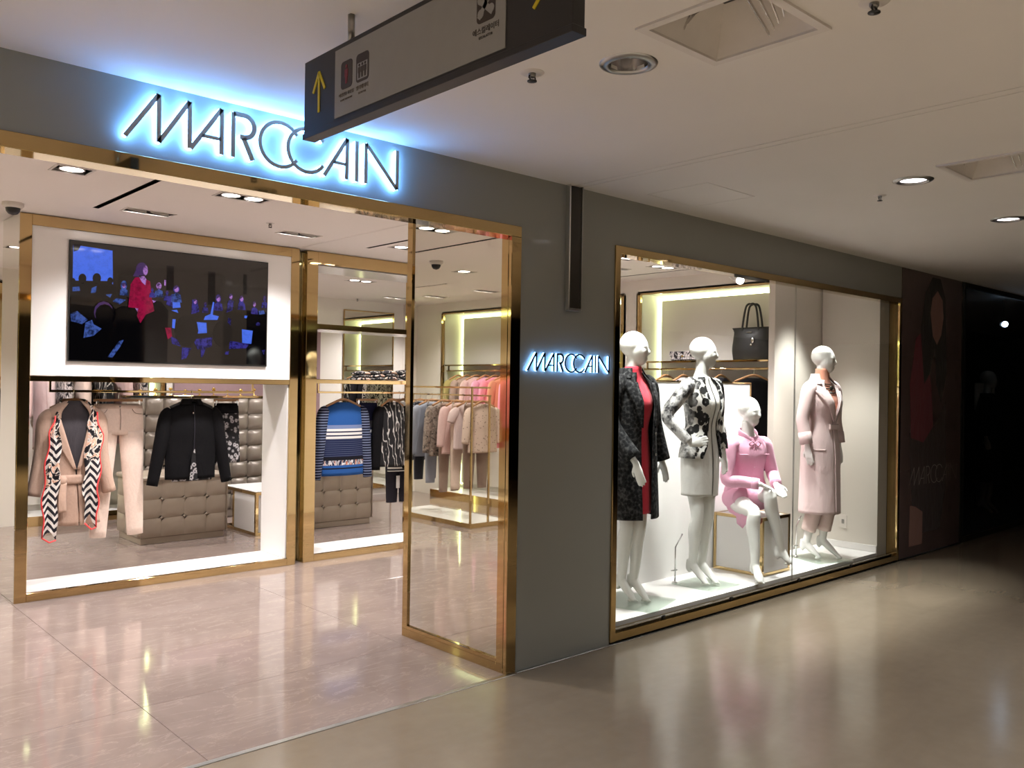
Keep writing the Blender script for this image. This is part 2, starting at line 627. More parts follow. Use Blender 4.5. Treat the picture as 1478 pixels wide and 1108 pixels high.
def copy_tree(o, parent=None):
    c = o.copy()
    COL.objects.link(c)
    c.parent = parent
    for ch in list(o.children):
        copy_tree(ch, c)
    return c


def struct(o):
    o['kind'] = 'structure'
    return o


def holed(mb, u0, u1, w0, w1, holes, put):
    """rectangle (u, w) cut into cells leaving out the holes; put(u0, u1, w0, w1) writes one cell"""
    us = sorted({u0, u1, *[min(max(h[k], u0), u1) for h in holes for k in (0, 1)]})
    ws = sorted({w0, w1, *[min(max(h[k], w0), w1) for h in holes for k in (2, 3)]})
    for a, b in zip(us, us[1:]):
        run = None
        for c, d in zip(ws, ws[1:]):
            mu, mw = (a + b) / 2, (c + d) / 2
            inside = any(h[0] < mu < h[1] and h[2] < mw < h[3] for h in holes)
            if inside:
                if run:
                    put(a, b, *run)
                run = None
            else:
                run = (run[0], d) if run else (c, d)
        if run:
            put(a, b, *run)


def light_spot(name, loc, power, col, parent=None, size=1.9, blend=0.8, radius=0.05, aim=None):
    d = bpy.data.lights.new(name, 'SPOT')
    d.energy = power
    d.color = col
    d.spot_size = size
    d.spot_blend = blend
    d.shadow_soft_size = radius
    o = bpy.data.objects.new(name, d)
    COL.objects.link(o)
    o.location = loc
    if aim is not None:
        v = Vector(aim) - Vector(loc)
        o.rotation_euler = v.to_track_quat('-Z', 'Y').to_euler()
    if parent:
        o.parent = parent
    return o


# ================================================================== STRUCTURE
XL, XR, YB = -1.18, 7.07, 6.65       # shop: left wall, right wall, back wall
PORT_R = 3.055                        # right edge of the portal opening

struct(MB().box(-7, 20, -7.0, 0.0, -0.06, 0.0).build('floor', 'mall_floor'))
sf = struct(MB().box(XL, 7.9, 0.0, YB + 0.5, -0.06, -0.006).build('floor_shop', 'grout'))
_tiles = {}
TX, TY = 1.5, 0.75
x = 1.455 - 2 * TX
while x < 7.9:
    y = 0.0
    while y < YB:
        a, b = max(x, XL), min(x + TX, 7.9)
        c, d = y, min(y + TY, YB)
        key = (round(b - a, 3), round(d - c, 3))
        if b - a > 0.05:
            g = 0.0012
            if key not in _tiles:
                o = MB().bbox(-(b - a) / 2 + g, (b - a) / 2 - g, -(d - c) / 2 + g, (d - c) / 2 - g, -0.012, 0.0, 0.0008).build('floor_tile', 'marble_tile', sf)
                _tiles[key] = o
            else:
                o = share(_tiles[key], 'floor_tile', sf)
            o.location = ((a + b) / 2, (c + d) / 2, 0)
        y += TY
    x += TX
struct(MB().bbox(XL, PORT_R + 0.05, -0.03, 0.0, -0.02, 0.003, 0.001).build('trim_1', 'steel'))      # threshold strip
struct(MB().bbox(PORT_R + 0.07, 9.3, -0.022, -0.004, -0.02, 0.004, 0.001).build('trim_2', 'steel'))

# ---- ceilings with real openings
PAIR = (0.30, 0.13)      # twin lamp opening
shop_pairs = [(2.33, 1.655, 1), (2.09, 2.56, 0), (3.213, 2.57, 0), (4.18, 2.50, 1), (5.15, 4.75, 1), (6.45, 5.95, 0),
              (-0.57, 4.44, 0), (-0.57, 5.42, 0), (3.2, 4.2, 1), (2.2, 5.9, 1), (4.2, 5.9, 1), (6.2, 2.0, 0), (6.45, 1.62, 1), (1.0, 5.0, 1)]
shop_single = [(1.372, 1.677), (0.72, 3.28), (5.8, 1.5), (-0.3, 1.7)]
slots = [(1.775, 1.81, 1.52, 2.68), (3.92, 3.95, 1.4, 2.74), (6.70, 6.725, 1.4, 2.45), (0.2, 0.225, 4.2, 5.6)]
disp_lamps = [4.25, 4.95, 5.65, 6.35, 7.0]
holes = [(px - PAIR[0] / 2, px + PAIR[0] / 2, py - PAIR[1] / 2, py + PAIR[1] / 2) for px, py, _ in shop_pairs]
holes += [(px - 0.085, px + 0.085, py - 0.075, py + 0.075) for px, py in shop_single]
holes += slots
holes += [(px - 0.05, px + 0.05, 0.22, 0.32) for px in disp_lamps]
holes += [(3.530, 3.534, 0.12, 3.17), (3.544, 3.548, 0.12, 3.17)]
mb = MB()
holed(mb, XL - 0.5, 7.9, 0.02, YB + 0.5, holes, lambda a, b, c, d: mb.box(a, b, c, d, CEIL, CEIL + 0.015))
cs = struct(mb.build('ceiling_shop', 'shop_ceiling'))
MB().box(XL - 0.5, 7.9, 0.02, YB + 0.5, CEIL + 0.16, CEIL + 0.18).build('ceiling_void', 'void_black', cs)

mall_lamps = [(2.312, -1.407, 0), (4.659, -1.409, 1), (6.11, -1.411, 1), (-0.04, -1.41, 1), (-2.4, -1.41, 1),
              (-0.04, -4.6, 1), (2.3, -4.6, 1), (4.66, -4.6, 1), (-2.4, -4.6, 1)]  # lamps outside the view are added to brighten the mall ceiling
diffusers = [(2.31, -1.83), (4.645, -1.83)]
mh = [(px - 0.065, px + 0.065, py - 0.065, py + 0.065) for px, py, _ in mall_lamps]
mh += [(px - 0.2, px + 0.2, py - 0.2, py + 0.2) for px, py in diffusers]
mh += [(3.503, 3.509, -6.5, -0.02), (3.563, 3.569, -6.5, -0.02)]
hx0, hx1, hy0, hy1 = 3.952, 4.426, -0.600, -0.180
mh += [(hx0, hx1, hy0, hy0 + 0.005), (hx0, hx1, hy1 - 0.005, hy1), (hx0, hx0 + 0.005, hy0, hy1), (hx1 - 0.005, hx1, hy0, hy1)]
mb = MB()
holed(mb, -7, 20, -7.0, -0.0, mh, lambda a, b, c, d: mb.box(a, b, c, d, CEIL, CEIL + 0.012))
cm = struct(mb.build('ceiling', 'mall_ceiling'))
MB().box(-7, 20, -7.0, 0.0, CEIL + 0.22, CEIL + 0.24).build('ceiling_void', 'void_black', cm)

# ---- front wall: fascia, pillar face, band over the display window
mb = MB()
holed(mb, XL - 0.5, 7.83, 0.0, CEIL, [(XL - 0.5, 3.125, 0.0, 2.368), (3.885, 7.812, 0.0, 2.366)], lambda a, b, c, d: mb.box(a, b, 0.0, 0.02, c, d))
struct(mb.build('wall_front', 'fascia'))
# pillar core behind the face
struct(MB().box(3.08, 3.88, 0.021, 0.925, 0.0, CEIL).build('wall_pillar', 'white_wall'))
struct(MB().box(XL - 0.5, 3.08, 0.021, 0.14, 2.372, CEIL).build('wall_lintel', 'shop_ceiling'))
struct(MB().box(3.88, 7.9, 0.021, 0.09, 2.372, CEIL).build('wall_window_head', 'shop_ceiling'))

# ---- shop side and back walls, with openings for the niches
left_niches = [(2.55, 4.10), (4.42, 6.07)]
right_niches = [(0.80, 2.42), (2.60, 4.40), (4.95, 6.45)]
back_niches = [(-0.9, 0.6), (2.05, 3.75)]
NT_TOP, NT_D = 2.51, 0.38


def wall_mesh(lo, hi, ns, put):
    m = MB()
    holed(m, lo, hi, 0.0, CEIL, [(a, b, 0.0, NT_TOP) for a, b in ns], lambda a, b, c, d: put(m, a, b, c, d))
    return m


struct(wall_mesh(0.0, YB, left_niches, lambda m, a, b, c, d: m.box(XL - 0.03, XL, a, b, c, d)).build('wall_left', 'white_wall'))
struct(wall_mesh(0.72, YB, right_niches, lambda m, a, b, c, d: m.box(XR, XR + 0.03, a, b, c, d)).build('wall_right', 'white_wall'))
struct(wall_mesh(XL, XR, back_niches, lambda m, a, b, c, d: m.box(a, b, YB, YB + 0.03, c, d)).build('wall_back', 'white_wall'))

# ---- far sides of the mall corridor (dark, closed shops opposite)
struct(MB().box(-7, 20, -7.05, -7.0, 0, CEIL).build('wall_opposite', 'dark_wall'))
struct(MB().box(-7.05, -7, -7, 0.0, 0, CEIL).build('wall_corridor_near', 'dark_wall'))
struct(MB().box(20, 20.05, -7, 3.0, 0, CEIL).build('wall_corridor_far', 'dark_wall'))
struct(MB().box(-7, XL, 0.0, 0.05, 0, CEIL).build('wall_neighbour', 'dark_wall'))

# ---- display window shell: platform, low partition, white back and end walls
struct(MB().bbox(3.93, 7.588, 0.086, 0.639, 0.0, 0.09, 0.002).build('floor_display', 'gloss_white'))
lp = struct(MB().bbox(3.90, 6.385, 0.64, 0.69, 0.0, 1.57, 0.002).build('wall_partition', 'gloss_white'))
MB().bbox(3.90, 6.40, 0.635, 0.695, 1.57, 1.582, 0.002).build('cap', 'brass', lp)
MB().bbox(6.385, 6.40, 0.635, 0.695, 0.09, 1.57, 0.002).build('edge_strip', 'brass', lp)
struct(MB().box(6.77, 7.78, 0.64, 0.70, 0.0, CEIL).build('wall_display_back', 'display_wall'))
struct(MB().box(7.59, 7.774, 0.086, 0.63, 0.0, CEIL).build('wall_display_end', 'display_wall'))
struct(MB().bbox(7.577, 7.589, 0.087, 0.629, 0.091, 0.15, 0.002).build('baseboard_end', 'gloss_white'))

# ================================================================== PORTAL AND WINDOW FRAMES
pf = thing('portal_frame', 'polished brass frame edging the open shop entrance', 'door frame', (PORT_R, 0, 0))
MB().bbox(XL - PORT_R - 0.4, 0.07, -0.006, 0.10, 2.312, 2.370, 0.002).build('head_bar', 'brass', pf)
MB().bbox(0.0, 0.07, -0.006, 0.019, 0.0, 2.312, 0.002).build('jamb', 'brass', pf)

mp = thing('pillar_mirror', 'tall brass-framed mirror on the inner side of the grey entrance pillar', 'mirror', (PORT_R, 0.0, 0))
MB().box(0.012, 0.022, 0.075, 0.885, 0.07, 2.64).build('glass', 'mirror', mp)
MB().bbox(0.0, 0.022, 0.021, 0.075, 0.0, 2.645, 0.002).build('frame_stile', 'brass', mp)
MB().bbox(0.0, 0.022, 0.885, 0.935, 0.0, 2.645, 0.002).build('frame_stile', 'brass', mp)
MB().bbox(0.0, 0.022, 0.075, 0.885, 0.0, 0.07, 0.002).build('frame_rail', 'brass', mp)

wf = struct(bpy.data.objects.new('window_1', None))
COL.objects.link(wf)
wf['label'] = 'wide brass-framed display window with two glass panes'
MB().bbox(3.885, 3.93, -0.012, 0.085, 0.012, 2.366, 0.002).build('frame_stile', 'brass', wf)
MB().bbox(7.775, 7.815, -0.012, 0.085, 0.012, 2.366, 0.002).build('frame_stile', 'brass', wf)
MB().bbox(3.93, 7.775, -0.012, 0.085, 2.318, 2.366, 0.002).build('frame_head', 'brass', wf)
MB().bbox(3.93, 7.775, -0.012, 0.085, 0.014, 0.062, 0.002).build('frame_sill', 'brass', wf)
MB().box(3.885, 7.815, 0.0, 0.08, 0.0, 0.012).build('plinth', 'void_black', wf)
PJ = 6.02
MB().box(3.932, PJ - 0.002, 0.020, 0.030, 0.063, 2.317).build('glass_pane', 'window_glass', wf)
MB().box(PJ + 0.002, 7.773, 0.020, 0.030, 0.063, 2.317).build('glass_pane', 'window_glass', wf)
MB().bbox(PJ - 0.002, PJ + 0.002, 0.019, 0.031, 0.063, 2.317, 0.0005).build('joint', 'steel', wf)
MB().bbox(3.932, 7.773, 0.012, 0.019, 0.062, 0.080, 0.001).build('glass_channel', 'chrome', wf)
for cx in (4.42, 5.18, 6.10, 6.95):
    MB().bbox(cx - 0.012, cx + 0.012, 0.004, 0.012, 0.062, 0.084, 0.001).build('glass_clip', 'black_plastic', wf)

# channel on the pillar
ch = thing('wall_channel', 'narrow dark metal channel hanging down the grey pillar from the ceiling', 'channel', (3.515, 0, 2.3))
MB().bbox(-0.052, 0.052, -0.03, -0.001, -0.345, 0.345, 0.002).build('panel', 'bronze_panel', ch)
MB().bbox(-0.056, -0.046, -0.036, -0.001, -0.35, 0.35, 0.001).build('edge', 'chrome', ch)
MB().bbox(0.046, 0.054, -0.036, -0.001, -0.35, 0.35, 0.001).build('edge', 'steel', ch)
MB().bbox(-0.046, 0.046, -0.036, -0.001, -0.352, -0.338, 0.001).build('edge', 'steel', ch)


# ================================================================== BACKLIT SIGNS
def stroke_poly(pts, w):
    """outline of a polyline of width w (mitred)"""
    P = [Vector((a, b)) for a, b in pts]
    L, Rr = [], []
    n = len(P)
    for i, p in enumerate(P):
        d0 = (P[i] - P[i - 1]).normalized() if i else None
        d1 = (P[i + 1] - P[i]).normalized() if i < n - 1 else None
        if d0 is None:
            nn = Vector((-d1.y, d1.x))
            k = 1
        elif d1 is None:
            nn = Vector((-d0.y, d0.x))
            k = 1
        else:
            a = Vector((-d0.y, d0.x))
            b = Vector((-d1.y, d1.x))
            nn = (a + b)
            if nn.length < 1e-4:
                nn = a
            nn.normalize()
            k = min(1 / max(nn.dot(a), 0.2), 2.6)
        L.append(p + nn * (w / 2 * k))
        Rr.append(p - nn * (w / 2 * k))
    return L, Rr


def arc(cx, cy, r, a0, a1, n=28):
    return [(cx + r * math.cos(R(a0 + (a1 - a0) * i / n)), cy + r * math.sin(R(a0 + (a1 - a0) * i / n))) for i in range(n + 1)]


_SW = 0.0172
LETTERS = [
    ('letter_m', [([(0, 0), (.122, .181)], 1), ([(.122, .181), (.124, 0)], 1), ([(.124, 0), (.240, .181)], 1), ([(.240, .181), (.242, 0)], 1)]),
    ('letter_a', [([(.246, 0), (.369, .181)], 1), ([(.369, .181), (.370, 0)], 1), ([(.290, .060), (.369, .060)], .8)]),
    ('letter_r', [([(.418, 0), (.418, .181)], 1), ([(.418, .176), (.455, .176)] + arc(.463, .132, .045, 88, -95, 18) + [(.447, .087)], 1.15), ([(.462, .085), (.503, 0)], 1.2)]),
    ('letter_c', [(arc(.625, .0905, .092, 34, 326), .9)]),
    ('letter_c', [(arc(.752, .0905, .092, 34, 326), .9)]),
    ('letter_a', [([(.834, 0), (.948, .181)], 1), ([(.948, .181), (.946, 0)], 1), ([(.878, .066), (.946, .066)], .8)]),
    ('letter_i', [([(.998, 0), (.998, .181)], 1)]),
    ('letter_n', [([(1.046, 0), (1.046, .181)], 1), ([(1.046, .181), (1.217, 0)], 1), ([(1.217, 0), (1.217, .181)], 1)]),
]


def letter_mesh(strokes, y0, y1, s=1.0, grow=0.0, wk=1.0):
    m = MB()
    for pts, k in strokes:
        L, Rr = stroke_poly([(a * s, b * s) for a, b in pts], _SW * k * s * wk + grow)
        n = len(L)
        V = []
        for y in (y0, y1):
            V += [(p.x, y, p.y) for p in L] + [(p.x, y, p.y) for p in Rr]
        F = []
        for i in range(n - 1):
            F.append((i, i + 1, n + i + 1, n + i))
            F.append((2 * n + i, 3 * n + i, 3 * n + i + 1, 2 * n + i + 1))
            F.append((i, 2 * n + i, 2 * n + i + 1, i + 1))
            F.append((n + i, n + i + 1, 3 * n + i + 1, 3 * n + i))
        F.append((0, n, 3 * n, 2 * n))
        F.append((n - 1, 3 * n - 1, 4 * n - 1, 2 * n - 1))
        m.add(V, F)
    return m


def brand_sign(name, label, loc, s, face, glow, d0, d1):
    root = thing(name, label, 'sign', loc)
    for k, (nm, st) in enumerate(LETTERS):
        off = 0.0006 * (k % 2)      # interlocked letters keep separate faces
        o = letter_mesh(st, -d1 - 0.004 - off, -d1 - off, s).build(nm, face, root)
        letter_mesh(st, -d1, -d0, s, -0.003 * s).build('light_body', glow, o)
    return root


brand_sign('fascia_sign', 'large blue-backlit thin letters on the fascia above the shop entrance', (1.085, 0, 2.427), 1.0, 'letter_face', 'sign_glow', 0.008, 0.026)
brand_sign('pillar_sign', 'small blue-backlit thin letters on the grey pillar', (3.166, 0, 1.606), 0.541, 'small_letter_face', 'small_sign_glow', 0.006, 0.018)


# ================================================================== CEILING FITTINGS
def twin_lamp(x, y, tilt, label, group):
    root = thing('twin_downlight', label, 'light', (x, y, CEIL), 0, group)
    w, d = PAIR
    m = MB()
    m.box(-w / 2 - 0.012, w / 2 + 0.012, -d / 2 - 0.012, -d / 2, -0.004, 0.0)
    m.box(-w / 2 - 0.012, w / 2 + 0.012, d / 2, d / 2 + 0.012, -0.004, 0.0)
    m.box(-w / 2 - 0.012, -w / 2, -d / 2, d / 2, -0.004, 0.0)
    m.box(w / 2, w / 2 + 0.012, -d / 2, d / 2, -0.004, 0.0)
    m.build('trim', 'lamp_trim', root)
    m = MB()
    m.box(-w / 2 - 0.004, -w / 2, -d / 2, d / 2, 0.0, 0.11)
    m.box(w / 2, w / 2 + 0.004, -d / 2, d / 2, 0.0, 0.11)
    m.box(-w / 2, w / 2, -d / 2 - 0.004, -d / 2, 0.0, 0.11)
    m.box(-w / 2, w / 2, d / 2, d / 2 + 0.004, 0.0, 0.11)
    m.box(-w / 2, w / 2, -d / 2, d / 2, 0.106, 0.11)
    m.build('housing', 'black_plastic', root)
    for s in (-1, 1):
        hd = MB().lathe([(0.028, 0.055), (0.056, 0.008), (0.060, 0.0), (0.053, 0.0)], (0, 0, 0), 20).build('lamp_head', 'lamp_trim', root)
        hd.location = (s * 0.073, 0, 0)
        hd.rotation_euler = (0.30 * tilt, 0, 0)
        MB().disc((0, 0, 0.003), 0.054).build('lens', 'lamp_lens', hd)
    light_spot('lamp_light', (0, 0, -0.022), SHOP_W, WARM, root, 2.3, 0.9, 0.06, (0, 0, -1))
    return root


PAIR_AT = ['just inside the entrance by the long black air slot', 'over the coat end of the screen unit', 'over the skirt end of the screen unit', 'over the shelf unit by the mirror pillar',
           'over the tufted ottoman behind the shelf unit', 'in front of the tall back wall mirror', 'facing the pink clothes in a wall niche', 'near the dome camera in the back corner',
           'behind the screen unit', 'in front of the back wall niche clothes', 'over the silver banquette', 'in the shop near the black handbag shelf', 'above the black handbag shelf', 'beside the reflected clothes rack']
for k, (x, y, lit) in enumerate(shop_pairs):
    twin_lamp(x, y, 0 if lit else 1, ('twin downlight with tilted dark heads ' if not lit else 'twin downlight with bright lenses ') + PAIR_AT[k], 'twin downlights in the shop ceiling')


def single_lamp(x, y, label, group, hw=0.085, hd_=0.075, power=None, rad=0.062, cone=2.3, col=None):
    root = thing('downlight', label, 'light', (x, y, CEIL), 0, group)
    m = MB()
    holed(m, -hw - 0.012, hw + 0.012, -hd_ - 0.012, hd_ + 0.012, [(-hw, hw, -hd_, hd_)], lambda a, b, c, d: m.box(a, b, c, d, -0.004, 0.0))
    m.build('trim', 'lamp_trim', root)
    m = MB()
    holed(m, -hw - 0.004, hw + 0.004, -hd_ - 0.004, hd_ + 0.004, [(-hw, hw, -hd_, hd_)], lambda a, b, c, d: m.box(a, b, c, d, 0.0, 0.1))
    m.box(-hw, hw, -hd_, hd_, 0.096, 0.1)
    m.build('housing', 'black_plastic', root)
    MB().lathe([(rad * 0.5, 0.05), (rad, 0.008), (rad * 1.06, 0.0), (rad * 0.94, 0.0)], (0, 0, 0), 22).build('lamp_head', 'lamp_trim', root)
    MB().disc((0, 0, 0.003), rad * 0.95).build('lens', 'lamp_lens', root)
    light_spot('lamp_light', (0, 0, -0.012), power or SHOP_W, col or WARM, root, cone, 0.9 if cone > 2 else 0.55, 0.06, (0, 0, -1))
    return root


for (x, y), at_ in zip(shop_single, ['beside the entrance air slot', 'left of the reflected clothes rack'.replace('left of', 'near'), 'behind the display window partition', 'in front of the left wall']):
    single_lamp(x, y, 'square downlight with one round lens ' + at_, 'single downlights in the shop ceiling')
for x, at_ in zip(disp_lamps, ['over the black tweed coat mannequin', 'just before the leopard jacket mannequin', 'between the leopard jacket and the pink dress', 'just past the seated pink mannequin', 'over the blush coat mannequin']):
    single_lamp(x, 0.27, 'small display window downlight ' + at_, 'downlights above the display platform', 0.05, 0.05, DISPLAY_W, 0.04, 1.15, COOL)

for k, (a, b, c, d) in enumerate(slots):
    o = MB()
    o.box(a - 0.002, a, c, d, CEIL, CEIL + 0.08)
    o.box(b, b + 0.002, c, d, CEIL, CEIL + 0.08)
    o.box(a, b, c, d, CEIL + 0.05, CEIL + 0.08)
    o.box(a - 0.002, b + 0.002, c - 0.002, c, CEIL, CEIL + 0.08)
    o.box(a - 0.002, b + 0.002, d, d + 0.002, CEIL, CEIL + 0.08)
    tag(o.build('air_slot', 'void_black'), ['long black air slot in the ceiling just inside the entrance', 'thin black air slot in the ceiling over the shelf unit', 'thin black air slot in the ceiling near the handbag shelf', 'black air slot in the ceiling beside the reflected clothes rack'][k], 'vent', 'air slots in the shop ceiling')

for x, y, lit in mall_lamps:
    lab = 'round silver mall downlight, unlit, with bare reflector beside the square fitting'
    if lit:
        lab = {4.659: 'lit round mall downlight next to a finned square fitting', 6.11: 'lit round mall downlight past the finned square fitting'}.get(x, 'added unseen mall downlight brightening the corridor ceiling')
    root = thing('round_downlight', lab, 'light', (x, y, CEIL), 0, 'round downlights in the mall ceiling')
    MB().lathe([(0.068, 0.001), (0.070, -0.008), (0.082, -0.010), (0.100, -0.004), (0.102, 0.0)], (0, 0, 0), 32).build('trim_ring', 'steel', root)
    if lit:
        MB().lathe([(0.068, 0.0), (0.062, 0.03), (0.05, 0.035)], (0, 0, 0), 28).build('reflector_cone', 'reflector', root)
        MB().disc((0, 0, 0.002), 0.066).build('lens', 'mall_lens', root)
        light_spot('lamp_light', (0, 0, -0.014), MALL_W * (1 if x > 1 and y > -3 else 9.5), (1, 0.99, 0.99), root, 2.2, 0.9, 0.06, (0, 0, -1))  # added lamps out of view run far stronger
    else:
        MB().lathe([(0.068, 0.0), (0.064, 0.05), (0.05, 0.10), (0.03, 0.12), (0.0, 0.125)], (0, 0, 0), 28).build('reflector_cone', 'reflector', root)
        MB().lathe([(0.0, 0.02), (0.012, 0.024), (0.018, 0.05), (0.016, 0.12)], (0.01, 0, 0), 14).build('bulb', 'gloss_white', root)

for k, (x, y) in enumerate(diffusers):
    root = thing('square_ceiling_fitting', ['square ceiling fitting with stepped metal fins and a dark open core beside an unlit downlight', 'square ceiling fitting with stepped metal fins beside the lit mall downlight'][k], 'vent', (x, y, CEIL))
    m = MB()
    holed(m, -0.215, 0.215, -0.215, 0.215, [(-0.185, 0.185, -0.185, 0.185)], lambda a, b, c, d: m.box(a, b, c, d, -0.008, 0.0))
    m.build('frame', 'lamp_trim', root)
    m = MB()                       # sloping inner walls
    q0, q1 = 0.185, 0.10
    for sgn in range(4):
        rot = Matrix.Rotation(sgn * PI / 2, 3, 'Z')
        m.add([rot @ Vector(p) for p in [(-q0, -q0, 0.0), (q0, -q0, 0.0), (q1, -q1, 0.15), (-q1, -q1, 0.15)]], [(0, 1, 2, 3)])
    m.box(-q1, q1, -q1, q1, 0.15, 0.155)
    m.build('inner_cone', 'lamp_trim', root)
    for j in range(4):             # stepped fins
        u = 0.03 + 0.035 * j
        for sx in (-1, 1):
            f = MB()
            f.prism([(-0.16 + 0.03 * j, 0.012), (-0.03, 0.085), (-0.03, 0.10), (-0.16 + 0.03 * j, 0.022)], -0.002, 0.002, 'XZ')
            o = f.build('fin', 'reflector', root)
            o.location = (0, sx * u * 1.0, 0)
            o.rotation_euler = (0, 0, 0 if sx > 0 else PI)
    MB().box(-0.098, 0.098, -0.098, 0.098, 0.135, 0.149).build('core_shade', 'black_plastic', root)  # black sheet paints in the shade of the open core
    MB().lathe([(0.0, 0.10), (0.022, 0.102), (0.026, 0.134)], (0, 0, 0), 14).build('core_lamp', 'cream_lens', root)


def sprinkler(x, y, label, s=1.0):
    root = thing('sprinkler_head', label, 'sprinkler', (x, y, CEIL))
    MB().lathe([(0.0, -0.003), (0.040 * s, -0.003), (0.044 * s, 0.0)], (0, 0, 0), 24).build('flange', 'lamp_trim', root)
    m = MB().lathe([(0.014 * s, -0.003), (0.014 * s, -0.012), (0.008 * s, -0.018), (0.0, -0.018)], (0, 0, 0), 14)
    m.build('nozzle', 'sprinkler_metal', root)
    m = MB()
    m.tube([(-0.013 * s, 0, -0.012), (-0.016 * s, 0, -0.02), (-0.004 * s, 0, -0.03)], 0.003 * s, 6)
    m.tube([(0.013 * s, 0, -0.012), (0.016 * s, 0, -0.02), (0.004 * s, 0, -0.03)], 0.003 * s, 6)
    m.lathe([(0.0, -0.028), (0.018 * s, -0.029), (0.018 * s, -0.032), (0.0, -0.033)], (0, 0, 0), 12)
    m.build('deflector', 'black_plastic', root)


sprinkler(2.134, -1.108, 'dark sprinkler head on a pale flange near the unlit mall downlight', 1.0)
sprinkler(4.893, -1.125, 'dark sprinkler head in the mall ceiling near a lit downlight', 0.8)
sprinkler(2.447, -2.214, 'dark sprinkler head beside the square ceiling fitting', 1.0)
sprinkler(2.846, 2.312, 'small sprinkler head in the shop ceiling in front of the screen', 0.7)
sprinkler(6.187, 6.45, 'small sprinkler head in the shop ceiling by the back wall', 0.7)
sprinkler(0.30, 4.80, 'small sprinkler head in the shop ceiling beside the black air slot', 0.7)


def dome_cam(x, y, label):
    root = thing('dome_camera', label, 'camera', (x, y, CEIL))
    MB().lathe([(0.062, 0.0), (0.064, -0.018), (0.052, -0.032), (0.044, -0.034)], (0, 0, 0), 24).build('housing', 'lamp_trim', root)
    MB().lathe([(0.044, -0.033), (0.040, -0.055), (0.026, -0.072), (0.0, -0.080)], (0, 0, 0), 24).build('dome', 'black_plastic', root)


dome_cam(1.36, 2.90, 'white dome camera with dark bubble beside the screen unit')
dome_cam(-0.75, 6.2, 'white dome camera with dark bubble near the back corner')

# spot head at the display window
sp = thing('display_spotlight', 'white spotlight head glowing at the top of the display window', 'light', (5.93, 0.50, CEIL))
MB().bbox(-0.03, 0.03, -0.05, 0.05, -0.02, 0.0, 0.003).build('base', 'lamp_trim', sp)
MB().tube([(0, 0, -0.02), (0, 0, -0.20)], 0.008, 10).build('stem', 'lamp_trim', sp)
MB().tube([(0.0, 0.03, -0.21), (-0.02, -0.05, -0.26)], 0.035, 18).build('head', 'lamp_trim', sp)
MB().ellipsoid((-0.022, -0.056, -0.264), (0.034, 0.030, 0.034)).build('lens', 'lamp_lens', sp)
light_spot('lamp_light', (-0.03, -0.10, -0.30), DISPLAY_W * 0.35, COOL, sp, 1.3, 0.6, 0.03, (-0.05, -0.2, -1.4))

# ================================================================== WAYFINDING SIGN
SX = 1.430
ws = thing('wayfinding_sign', 'black-ended hanging mall direction sign with yellow arrows and a grey panel', 'sign', (SX, -1.42, 2.318))
MB().bbox(-0.045, -0.005, -0.605, 0.60, 0.0, 0.245, 0.002).build('case', 'navy_black', ws)
MB().box(-0.048, -0.045, -0.382, 0.405, 0.020, 0.228).build('panel', 'sign_panel', ws)
MB().bbox(-0.048, -0.003, -0.608, 0.603, -0.006, 0.012, 0.001).build('bottom_rail', 'navy_black', ws)
for yy in (0.352, -0.40):
    MB().tube([(-0.025, yy, 0.245), (-0.025, yy, CEIL - 2.318)], 0.011, 12).build('rod', 'steel', ws)


def yz_poly(pts, x0, x1):
    return MB().prism(pts, x0, x1, 'YZ')


def arrow(yc, zc, s, ang):
    m = MB()
    for a, b, w in (((0, -0.062), (0, 0.060), 0.010), ((0, 0.066), (-0.036, 0.006), 0.010), ((0, 0.066), (0.036, 0.006), 0.010)):
        L, Rr = stroke_poly([a, b], w)
        ca, sa = math.cos(ang), math.sin(ang)
        pts = [(yc + s * (p.x * ca - p.y * sa), zc + s * (p.x * sa + p.y * ca)) for p in (L[0], L[1], Rr[1], Rr[0])]
        m.prism(pts, -0.0475, -0.045, 'YZ')
    return m


arrow(0.505, 0.125, 1.0, 0.0).build('arrow', 'arrow_yellow', ws)
arrow(-0.520, 0.126, 0.95, PI / 4).build('arrow', 'arrow_yellow', ws)


def rrect(y0, y1, z0, z1, r=0.012, n=4):
    out = []
    for cy, cz, a0 in ((y1 - r, z1 - r, 0), (y0 + r, z1 - r, 90), (y0 + r, z0 + r, 180), (y1 - r, z0 + r, 270)):
        for i in range(n + 1):
            a = R(a0 + 90 * i / n)
            out.append((cy + r * math.cos(a), cz + r * math.sin(a)))
    return out


def sign_text(txt, y, z, size, mat):
    cu = bpy.data.curves.new('sign_lettering', 'FONT')
    cu.body = txt
    cu.size = size
    cu.align_x = 'CENTER'
    cu.extrude = 0.0004
    cu.resolution_u = 2
    tmp = bpy.data.objects.new('tmp', cu)
    COL.objects.link(tmp)
    bpy.context.view_layer.update()
    me = bpy.data.meshes.new_from_object(tmp.evaluated_get(bpy.context.evaluated_depsgraph_get()))
    bpy.data.objects.remove(tmp)
    me.materials.clear()
    me.materials.append(MATS[mat])
    o = bpy.data.objects.new('lettering', me)
    COL.objects.link(o)
    o.parent = ws
    # text x runs to -y, text y runs up, text normal to -x
    o.matrix_local = Matrix(((0, 0, -1, -0.0486), (-1, 0, 0, y), (0, 1, 0, z), (0, 0, 0, 1)))
    return o


